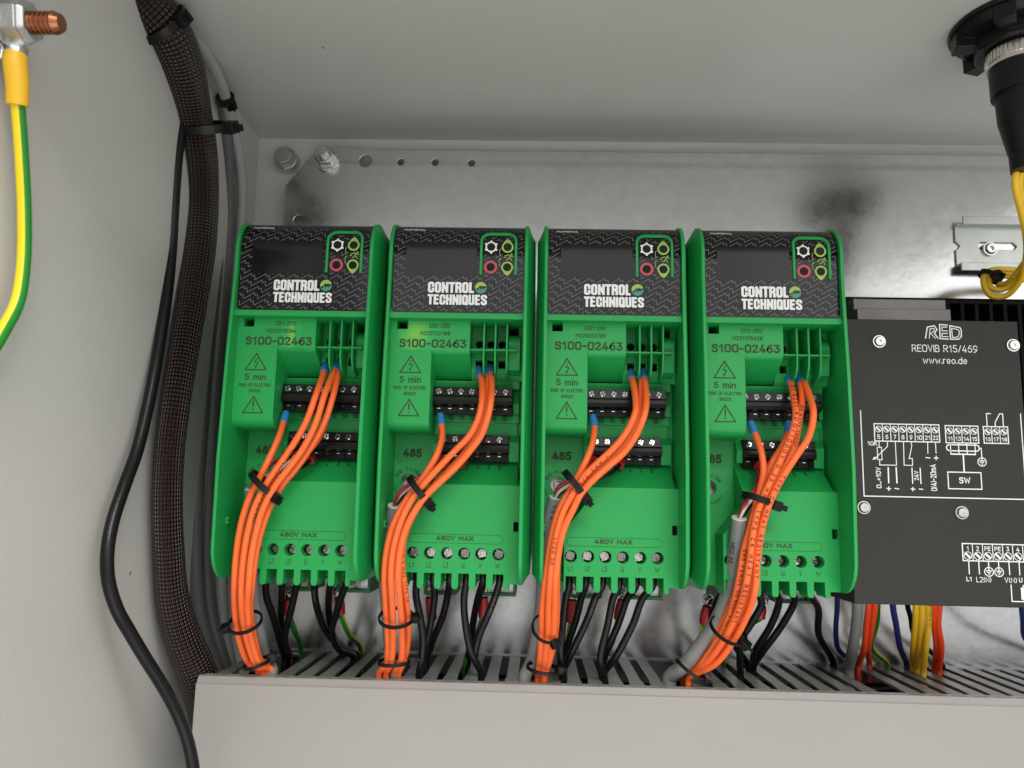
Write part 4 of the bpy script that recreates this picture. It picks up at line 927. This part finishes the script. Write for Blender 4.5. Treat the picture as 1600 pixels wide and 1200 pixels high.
# grey signal cables with their cores
def grey(i, lst, r, d0, d1, cores, lab_, txt=None):
    n = len(lst); pts = [(x, y, d0+(d1-d0)*(k/(n-1))**1.3) for k, (x, y) in enumerate(lst[:-1])]; pts.append((*lst[-1], None))
    p = []
    for a in pts:
        if a[2] is None:
            e = Pz(a[0], a[1], DZ); x = snap(e[0], r); d = min(max(e[1], 14+r), 84-r); p += [(x, d, DZ+2), (x, d, DZ-2), (x, d, DZ-26)]
        else: p.append(P(*a))
    og = p[0]; o = thing('grey_cable', og, lab_, 'cable', 'grey signal cables feeding the drives')
    b, path = tube(p, r, 20); b.build('sheath', GREYC, o, og, smooth='auto', recalc=False)
    t = (path[0]-path[2]).normalized(); tube_obj('cut_rim', [tuple(path[0]), tuple(path[0]+t*.5)], [r, r*.97], WHITEW, o, og, seg=20, sm=False)
    if txt: tube_text(txt[0], path, r, txt[1], txt[2], rad(txt[3])).build('printed_text', INKB, o, og)
    for m, pl_, fer in cores:
        pts = [tuple(path[0]-t*.5)]+[P(*a) for a in pl_]; c, cp = tube(pts, .95, 10); c.build('core', m, o, og, smooth='auto', recalc=False)
        if fer:
            e = cp[-1]; tt = (e-cp[-3]).normalized(); tube_obj('ferrule', [tuple(e-tt*5), tuple(e)], [2.35, 1.5], REDF, o, og, seg=14, sm=False)
            tube_obj('ferrule_tip', [tuple(e), tuple(e+tt*2)], .7, STEEL, o, og, seg=8, sm=False)
grey(0, [(391,765),(392,815),(394,860),(397,900),(399,945),(407,992),(416,1030),(420,1056)], 2.9, 113, 62,
     [(REDW, [(400,745,112),(420,728,108),(440,715,103),(455,703,98)], True), (WHITEW, [(408,748,114),(430,738,112),(452,722,106),(468,705,98)], True), (BLK, [(412,752,115),(440,742,114),(472,730,110),(490,713,99)], True)], 'grey signal cable behind the orange wires of the leftmost drive')
grey(1, [(615,791),(610,820),(604,850),(601,890),(603,945),(607,990),(612,1030),(618,1058)], 3.2, 112, 55,
     [(REDW, [(624,770,117),(645,752,118),(670,738,112),(690,712,98)], True), (WHITEW, [(622,778,114),(640,762,116),(670,745,112),(700,722,98)], True), (BLK, [(626,780,113),(652,762,115),(697,743,113),(727,720,99)], True)], 'grey signal cable ending beside the filter screw of the second drive')
grey(2, [(867,778),(857,815),(850,860),(848,900),(846,945),(838,1000),(829,1037),(818,1064)], 3.5, 112, 70,
     [(REDW, [(873,761,117),(891,751,118),(910,742,112),(928,712,98)], True), (WHITEW, [(874,768,116),(892,756,117),(925,738,112),(945,716,98)], True), (BLK, [(880,768,115),(915,756,115),(952,741,112),(974,721,99)], True)], 'grey signal cable ending beside the filter screw of the third drive', txt=('0.5 A', 2.2, 3, 20))
grey(3, [(1155,810),(1152,838),(1147,875),(1138,925),(1121,968),(1097,1005),(1068,1040),(1042,1066)], 3.9, 118, 74,
     [(REDW, [(1160,795,121),(1168,780,121),(1180,764,118),(1184,735,104),(1186,722,98)], True), (WHITEW, [(1162,797,121),(1170,786,120),(1185,768,116),(1195,740,108),(1200,722,98)], True), (BLK, [(1165,800,118),(1180,775,116),(1200,750,112),(1212,730,98)], True)], 'grey signal cable with a bright cut end and red core at the rightmost drive', txt=('NED 25', 2.4, 12, -40))

# black motor and mains wires under each drive
BW = [
 [[(415,905),(416,930),(424,955),(432,980),(440,1010),(445,1032)], [(440,905),(440,935),(439,962),(441,992),(450,1024)], [(464,905),(460,930),(452,965),(445,997),(452,1022),(462,1031)],
  [(491,905),(492,930),(497,955),(510,987),(533,1012),(552,1028)], [(514,905),(514,930),(514,960),(521,995),(541,1016)], [(538,905),(534,930),(526,958),(518,988),(530,1015),(548,1032)]],
 [[(646,905),(650,930),(656,962),(661,996),(659,1030),(652,1058)], [(678,905),(679,930),(675,962),(666,1008),(656,1050)], [(702,905),(700,928),(692,962),(676,1002),(663,1042)],
  [(726,905),(725,935),(727,972),(736,1018),(746,1058)], [(752,905),(748,930),(741,962),(736,998),(741,1036)], [(778,905),(775,928),(762,962),(748,996),(742,1030),(748,1056)]],
 [[(887,910),(884,935),(880,970),(876,1020),(874,1062)], [(912,910),(908,935),(900,968),(886,1010),(877,1050)], [(935,910),(930,935),(916,972),(893,1020),(878,1058)],
  [(961,910),(958,935),(950,974),(938,1030),(939,1064)], [(985,910),(980,935),(966,975),(946,1022),(941,1052)], [(1010,910),(1004,935),(989,975),(963,1025),(942,1060)]],
 [[(1120,915),(1119,940),(1112,975),(1098,1012),(1088,1042)], [(1150,915),(1148,940),(1143,975),(1150,1010),(1160,1045)], [(1196,915),(1190,942),(1175,972),(1158,1000),(1156,1028),(1170,1058)],
  [(1220,915),(1217,940),(1204,978),(1180,1018),(1177,1050)], [(1247,915),(1241,940),(1221,978),(1189,1022),(1184,1050)], [(1278,915),(1278,950),(1279,990),(1286,1034)]]]
nmz = ['L1', 'L2', 'L3', 'U', 'V', 'W']
for i in range(4):
    for k, l in enumerate(BW[i]):
        n = len(l); top = (DX[i]-20.7+9.0*k+.1, 97-1.5, -37.5, 0)
        e = Pz(*l[-1], DZ); de = min(max(e[1], 18), 80)
        pts = [(top[0], 92, -34, 0)]+[(x, y, 93+(de-93)*((j+.6)/(n))**1.2) for j, (x, y) in enumerate(l[:-1])]+[(*l[-1], None)]
        pts[1] = (top[0], 91, -42, 0)
        tx = [('1.5MM2 H07V', 1.2, 16, 10, False)] if (i, k) in ((0, 3), (1, 5), (2, 2)) else None
        wire('black_wire', pts, 2.0, BLK, 'black wire coming out under terminal %s of the %s' % (nmz[k], who[i]), 'wire', 'black power wires under the drives', txt=tx, tm=INKG)

# earth wires with red lugs
EL = [[((452,925),(451,960),(460,985),(470,1022))], [((672,922),(675,968),(668,1008),(662,1040)), ((756,922),(755,965),(742,1000),(724,1036))], [((895,926),(892,972),(886,1005),(882,1045)), ((972,926),(966,968),(956,1005),(947,1045))], [((1105,936),(1100,975),(1095,1005),(1100,1040)), ((1190,936),(1188,966),(1170,975),(1130,985),(1112,1030))]]
EL[0].append(((530,922),(532,960),(545,990),(560,1022)))
for i, ls in enumerate(EL):
    for j, l in enumerate(ls):
        d = 66; a = P(*l[0], d); b = P(*l[1], d-2); og = a
        o = thing('earth_wire', og, '%s red earth lug and wire under the %s' % ('left' if (j == 0) else 'right', who[i]), 'wire', 'earth wires under the drives')
        tube_obj('lug_sleeve', [(a[0], a[1], a[2]-4), ((a[0]+b[0])/2, (a[1]+b[1])/2, (a[2]+b[2])/2-1), b], [2.5, 3.0, 2.7], REDF, o, og, seg=18)
        s = MB(); s.cyl((a[0], a[2]), 3.3, 67.3, 68.5, n=20); s.build('lug_ring', ZINC, o, og); s = MB(); screw_head(s, (a[0], a[2]), 68.5, 2.6, 1.6); s.build('lug_screw', STEEL, o, og)
        e = Pz(*l[-1], DZ); ex = snap(e[0], 1.6); pts = [b]+[P(*q_, 50-8*k) for k, q_ in enumerate(l[2:-1])]+[(ex, min(max(e[1], 18), 60), DZ+2), (ex, min(max(e[1], 18), 60), DZ-25)]
        c, _ = tube(pts, 1.6, 12); c.build('insulation', striped(.1+.2*j, .45), o, og, smooth='auto', recalc=False)

# wires under the black module
G2 = 'coloured wires under the black module'
def mod(name, px, r, m, label, d0=70, **k):
    n = len(px); e = Pz(*px[-1], DZ); de = min(max(e[1], 18), 80)
    pts = [(*P(px[0][0], px[0][1]-25, d0), 0)]+[(x, y, d0+(de-d0)*((j+.3)/n)) for j, (x, y) in enumerate(px[:-1])]+[(*px[-1], None)]
    return wire(name, pts, r, m, label, 'cable' if 'cable' in name else 'wire', G2, **k)
mod('grey_cable', [(1340,945),(1338,975),(1333,1010),(1327,1050)], 3.0, GREYC, 'plain grey cable dropping at the left corner of the black module')
mod('red_orange_wire', [(1357,945),(1354,975),(1350,1015),(1346,1046)], 1.7, REDOR, 'left red orange wire of the pair right of the grey cable')
mod('red_orange_wire', [(1367,945),(1363,975),(1357,1010),(1352,1040)], 1.7, REDOR, 'right red orange wire of the pair right of the grey cable')
mod('earth_wire', [(1372,945),(1370,975),(1362,1010),(1358,1032)], 1.5, striped(.3, .4), 'green and yellow wire behind the red orange pair', d0=40)
mod('blue_wire', [(1308,930),(1308,950),(1306,985),(1309,1012),(1316,1034)], 1.5, NAVY, 'dark blue wire between the rightmost drive and the black module', d0=60)
mod('blue_wire', [(1395,945),(1400,975),(1406,1010),(1413,1042)], 1.7, NAVY, 'dark blue wire slanting down left of the yellow wires')
mod('black_wire', [(1418,945),(1423,965),(1428,990),(1432,1030)], 1.5, BLK, 'thin black wire behind the left side of the yellow wires', d0=50)
mod('yellow_wire', [(1431,945),(1430,975),(1427,1010),(1428,1047)], 1.7, YEL, 'leftmost yellow wire under the black module')
mod('yellow_wire', [(1441,945),(1440,975),(1437,1010),(1436,1050)], 1.7, YEL, 'middle yellow wire under the black module')
mod('yellow_wire', [(1451,945),(1451,975),(1447,1010),(1443,1055)], 1.75, YEL, 'rightmost yellow wire with black printing under the black module', txt=[('ER 07V205 IQ 133', 1.5, 5, 0, False)])
mod('red_orange_wire', [(1460,945),(1460,975),(1463,1010),(1467,1050)], 1.7, REDOR, 'red orange wire just right of the printed yellow wire')
mod('red_orange_wire', [(1468,945),(1466,975),(1471,1010),(1474,1053)], 1.7, REDOR, 'outermost red orange wire right of the yellow wires')
mod('blue_wire', [(1597,945),(1599,970),(1604,1000),(1610,1030)], 1.7, NAVY, 'dark blue wire at the far right edge below the module')

# cable ties on the wires
TG = 'black cable ties on the orange wires'
def tie(cx_, cy_, d, lx_, ly_, a, b, head, label, **k):
    k.setdefault('w', 3.3)
    if cy_ < 905: k.setdefault('size', 1.2)
    if cy_ > 905: d = 121.5-(121.5-81)*min(1, (cy_-905)/155)**1.2; b = 7.4; k['tdir'] = (-ly_*.0, 38 if cy_ > 1000 else 20, 50); 
    if cy_ > 905:
        e_ = 8 if cy_ < 1020 else 1.5; b = 7.4 if cy_ < 1020 else 6.4
        q_ = Vector(P(cx_+ly_*.5, cy_-lx_*.5, d+e_))-Vector(P(cx_-ly_*.5, cy_+lx_*.5, d-e_)); k['tdir'] = q_
    c = P(cx_, cy_, d); n = Vector((lx_, ly_)).normalized()
    cable_tie((c[0], d, c[2]), (n.x, -n.y), a, b, head=head, label=label, grp=TG, **k)
tie(413, 757, 122, 30, 27, 8.6, 7.4, 20, 'upper cable tie gathering the orange wires on the leftmost drive')
tie(383, 972, 103, 60, -22, 8.2, 5.2, 170, 'middle cable tie around the orange wires of the leftmost drive', w=1.8)
tie(401, 1036, 78, 40, -12, 6.6, 5.0, -20, 'lowest cable tie, at the duct, on the orange wires of the leftmost drive', w=1.8)
tie(655, 765, 122, 26, 32, 7.8, 7.2, 20, 'upper cable tie gathering the orange wires on the second drive')
tie(619, 965, 102, 78, -4, 8.4, 5.4, 0, 'middle cable tie around the orange wires of the second drive', w=1.8)
tie(616, 1034, 80, 78, -2, 8.0, 5.2, -12, 'lowest cable tie, at the duct, on the orange wires of the second drive', w=1.8)
tie(898, 757, 122, 26, 32, 7.8, 7.2, 20, 'upper cable tie gathering the orange wires on the third drive')
tie(855, 982, 102, 30, 20, 7.6, 5.6, 35, 'middle cable tie around the orange wires of the third drive', w=1.8)
tie(848, 1044, 78, 40, 6, 8.0, 5.4, -15, 'lowest cable tie, at the duct, on the orange wires of the third drive', w=1.8)
tie(1185, 781, 121, 60, 20, 7.8, 7.4, 16, 'upper cable tie gathering the orange wires on the rightmost drive')
tie(1138, 985, 100, 46, 34, 9.6, 6.2, 18, 'middle cable tie around the orange wires of the rightmost drive', w=1.8)
tie(1079, 1046, 82, 40, 30, 8.6, 5.8, -10, 'lowest cable tie, at the duct, on the orange wires of the rightmost drive', w=1.8)

# ------------------------------------------------------------------ left side: sleeved bundle and cables
B = [(185,-60,178),(212,-8,165),(258,45,150),(284,102,132),(300,170,112),(312,240,98),(315,310,88),(311,390,90),(301,460,98),(288,540,108),(275,620,116),(265,700,118),(261,780,116),(263,860,110),(268,930,102),(283,990,92),(305,1045,80)]
pb = [P(*a) for a in B]; pb.append((pb[-1][0]+4, pb[-1][1]-12, pb[-1][2]-25)); pb.append((pb[-1][0]+1, pb[-1][1]-8, pb[-1][2]-50))
o, bpath = tube_obj('braided_sleeve', pb, [13.2, 12.8, 11.8, 10.4, 9.9, 9.6, 9.3, 8.8, 8.2, 7.9, 7.7, 7.6, 7.8, 8.3, 9.5, 10.5, 10.5, 9.5, 9.5], BRAID, None, (0, 0, 0), seg=48, step=2)
tag(o, 'thick dark red brown braided sleeve bundle curving down the left wall', 'cable bundle')
def cable(name, px, r, m, label, txt=None, tm=None, grp=None):
    p = [P(*a) if len(a) == 3 else a[:3] for a in px]; og = p[0]
    if txt:
        o = thing(name, og, label, 'cable', grp); b, path = tube(p, r, 18, 2.5); b.build('sheath', m, o, og, smooth='auto', recalc=False)
        for (s, size, st, ang, flip) in txt: tube_text(s, path, r, size, st, rad(ang), flip=flip).build('printed_text', tm, o, og)
        return o
    b, path = tube(p, r, 18, 2.5); o = b.build(name, m, None, og, smooth='auto', recalc=False); tag(o, label, 'cable', grp); return path
g1path = cable('grey_cable', [(262,-30,150),(276,0,140),(298,45,124),(326,90,104),(346,132,84),(360,185,62),(372,235,46),(378,290,34),(376,360,26),(366,450,24),(354,560,24),(347,680,24),(344,800,24),(345,900,24),(350,980,24),(360,1035,24),(366,1062,22),(368,1120,20)], 3.4, GREYL, 'light grey cable right of the braided sleeve, nearest the steel plate', grp='grey cables running down the left wall')
cable('grey_cable', [(346,150,70),(352,195,60),(357,250,48),(358,330,36),(352,430,34),(342,540,34),(333,660,34),(326,780,36),(323,880,36),(328,950,36),(342,1010,36),(352,1045,34),(356,1100,30)], 4.0, GREYSH, 'thick grey cable in the shade between braided sleeve and leftmost drive', grp='grey cables running down the left wall')
cable('grey_cable', [(340,220,50),(344,300,40),(338,420,42),(326,540,46),(316,660,48),(308,780,50),(306,880,50),(312,960,48),(330,1020,44),(344,1060,40),(346,1100,38)], 4.0, GREYSH, 'shaded grey cable tucked right behind the braided sleeve', grp='grey cables running down the left wall')
cable('black_cable', [(288,185,112),(279,230,114),(275,270,114),(271,330,113),(268,385,112),(262,450,116),(252,520,122),(242,580,128),(230,640,134),(214,705,142),(194,760,152),(176,815,160),(168,860,164),(169,905,164),(182,950,160),(204,990,152),(228,1030,144),(252,1068,136),(274,1108,128),(291,1150,122),(302,1200,118),(306,1260,116)], 3.05, BLK,
      'loose black cable sagging along the left wall in front of the duct', txt=[('ELECTRICAL CABLE 3 G 1.5 MM2 LSZH EN 50525', 2.6, 14, -55, False)], tm=INKG)
# ties on the sleeve
def tie2(px, py, d, lx_, ly_, a, b, head, label, **k):
    c = P(px, py, d); n = Vector((lx_, ly_)).normalized(); cable_tie((c[0], d, c[2]), (n.x, -n.y), a, b, head=head, label=label, grp='black cable ties on the braided sleeve', **k)
def tie_on(path, pz, a, b, head, label, shift=(0, 0), **k):
    c = min(path, key=lambda v: abs(v.z-pz)); i = path.index(c); t = (path[i+2]-path[i-2]).normalized()
    l = Vector((1, 0, 0)); l = (l-t*l.dot(t)).normalized(); y = l.cross(t); y = y if y.y > 0 else -y
    cable_tie(tuple(c+l*shift[0]+y*shift[1]), (1, 0), a, b, head=head, label=label, grp='black cable ties on the braided sleeve', tdir=t, **k)
tie_on(bpath, P(258, 42, 150)[2], 13.6, 13.4, 18, 'wide cable tie at the top bend of the braided sleeve', w=4.2, size=1.6)
tie_on(bpath, P(305, 200, 106)[2], 14.6, 10.6, 8, 'wide cable tie with its head sticking out right of the braided sleeve', shift=(4.2, 0), w=4.6, size=1.7, tail=5)
tie_on(g1path, P(350, 148, 80)[2], 4.4, 4.4, 50, 'small cable tie holding the light grey cable above the plate', w=4.4, size=1.3)

# earth stud with lug, upper left
c = Px(95, 36, XW+25); SD = c[1]; og = (XW, SD, c[2])
o = thing('earth_stud', og, 'copper tipped earth stud with steel nut on the left wall', 'stud')
cc = (SD, c[2]); X0 = XW
MB().cyl(cc, 10.5, X0+.02, X0+2, 'x', 32).build('washer', ZINC, o, og, bevel=.3)
m_ = MB(); hexhead(m_, cc, X0+4.6, 8.4, 10.2, .3, 'x'); m_.cyl(cc, 9.2, X0+4.6, X0+6.2, 'x', 32); m_.build('nut', ZINC, o, og, bevel=.6)
m_ = MB()
for k in range(5): m_.cyl(cc, 4.1, X0+14.2+k*1.75, X0+15.2+k*1.75, 'x', 24); m_.cyl(cc, 3.65, X0+15.2+k*1.75, X0+15.95+k*1.75, 'x', 24)
m_.cyl(cc, 4.3, X0+22.9, X0+25.4, 'x', 24, r2=3.2); m_.build('threaded_tip', COPPER, o, og, smooth='auto')
xw = XW+7.2
e1 = Px(24, 96, xw); e2 = Px(27, 165, xw)
og2 = e1; o = thing('earth_wire', og2, 'thick yellow and green earth wire with amber sleeve hanging from the copper stud', 'wire')
MB().cyl(cc, 9.8, X0+2.2, X0+4.5, 'x', 32).box(X0+2.3, X0+4.4, e1[1]-3.6, e1[1]+3.6, e1[2]-1, cc[1]-7).cyl((xw, e1[1]), 3.7, e1[2]-3, e1[2]+6, 'z', 24).build('ring_lug', ZINC, o, og2, bevel=.4)
mid = tuple((a_+b_)/2 for a_, b_ in zip(e1, e2)); mid = (mid[0]+.4, mid[1], mid[2]); tube_obj('amber_sleeve', [(e1[0], e1[1], e1[2]+2.5), e1, mid, e2], [4.0, 4.2, 4.1, 3.9, 3.8], YSLV, o, og2, seg=22)
c_, _ = tube([e1]+[Px(px_, py_, xw) for px_, py_ in ((27, 150), (33, 230), (38, 330), (37, 410), (28, 470), (8, 512), (-22, 560), (-60, 600))], 2.45, 24, 2)
c_.build('insulation', striped(.90, .33), o, og2, smooth='auto', recalc=False)

# gland on the ceiling, upper right, and its yellow wires
gx, gd = 251.5, 137.0; og = (gx, gd, ZC); o = thing('cable_gland', og, 'black cable fitting with a nickel ring hanging from the cabinet roof', 'cable fitting')
GB = mat('black_gland_plastic', (.007, .007, .008), .38, spec=.3, var=.08, bevel=.4)
m_ = MB(); m_.cyl((gx, gd), 33, ZC-.02, ZC-2.5, 'z', 48); m_.cyl((gx, gd), 31, ZC-2.5, ZC-7, 'z', 48, r2=28)
for k in range(6):
    a = rad(k*60+12); m_.prism([(gx+32*math.cos(a-.16), gd+32*math.sin(a-.16)), (gx+32*math.cos(a+.16), gd+32*math.sin(a+.16)), (gx+18*math.cos(a+.2), gd+18*math.sin(a+.2)), (gx+18*math.cos(a-.2), gd+18*math.sin(a-.2))], ZC-12, ZC-2.6, 'z')
m_.cyl((gx, gd), 22, ZC-7, ZC-15, 'z', 8); m_.build('lock_nut', GB, o, og, smooth='auto', bevel=.6)
zr_ = P(1540, 95, 137)[2]
MB().cyl((gx, gd), 15.2, ZC-15, zr_+4.6, 'z', 36).build('neck', GB, o, og, smooth='auto')
m_ = MB()
for i in range(60):
    a = 2*math.pi*i/60; m_.box(0, 0, 0, 0, 0, 0) if False else None
m_.cyl((gx, gd), 16.0, zr_+4.5, zr_-4, 'z', 40)
for i in range(48):
    a = 2*math.pi*i/48; m_.cyl((gx+16*math.cos(a), gd+16*math.sin(a)), .75, zr_+4.2, zr_-1.5, 'z', 6)
m_.build('nickel_ring', NICKEL, o, og, smooth='auto')
z2 = P(1548, 148, 137)[2]; z3 = P(1562, 238, 137)[2]; z4 = P(1568, 266, 137)[2]
m_ = MB(); m_.cyl((gx, gd), 15.2, zr_-4, z2, 'z', 36, r2=14.9); m_.cyl((gx, gd), 13.2, z2+.1, z2-14, 'z', 36, r2=12.6); m_.cyl((gx, gd), 12.6, z2-14, z3, 'z', 36, r2=9.0); m_.cyl((gx, gd), 8.7, z3+.1, z4, 'z', 36, r2=8.4)
m_.build('body', GB, o, og, smooth='auto')
YG = 'yellow wires looping from the black fitting'
for k, (lab_, pts) in enumerate([
  ('outer yellow wire of the loop under the black fitting', [(1586,285,132),(1594,325,122),(1603,370,98),(1602,410,72),(1592,442,56),(1572,462,48),(1551,464,46),(1539,450,44),(1537,432,42),(1549,422,38),(1575,421,34),(1610,424,30)]),
  ('middle yellow wire of the loop under the black fitting', [(1592,285,130),(1600,325,118),(1608,370,92),(1604,408,66),(1589,436,52),(1568,452,46),(1550,450,44),(1544,438,42),(1553,426,36),(1578,427,31),(1612,432,27)]),
  ('inner yellow wire of the loop under the black fitting', [(1600,285,128),(1607,325,114),(1613,370,88),(1606,402,62),(1590,424,50),(1574,442,44),(1560,444,41),(1553,434,38),(1560,430,33),(1580,433,28),(1612,440,24)])]):
    p = [(gx-4+4*k, gd-2, z4+6)]+[P(*a) for a in pts]; b, _ = tube(p, 1.75, 14); q_ = b.build('yellow_wire', YEL, None, p[0], smooth='auto', recalc=False); tag(q_, lab_, 'wire', YG)
c = P(1545, 432, 42); cable_tie((c[0], 42, c[2]), (.8, -.55), 5.0, 4.6, w=3, head=70, label='black cable tie strapping the yellow wire loop', grp=None, size=1.3)
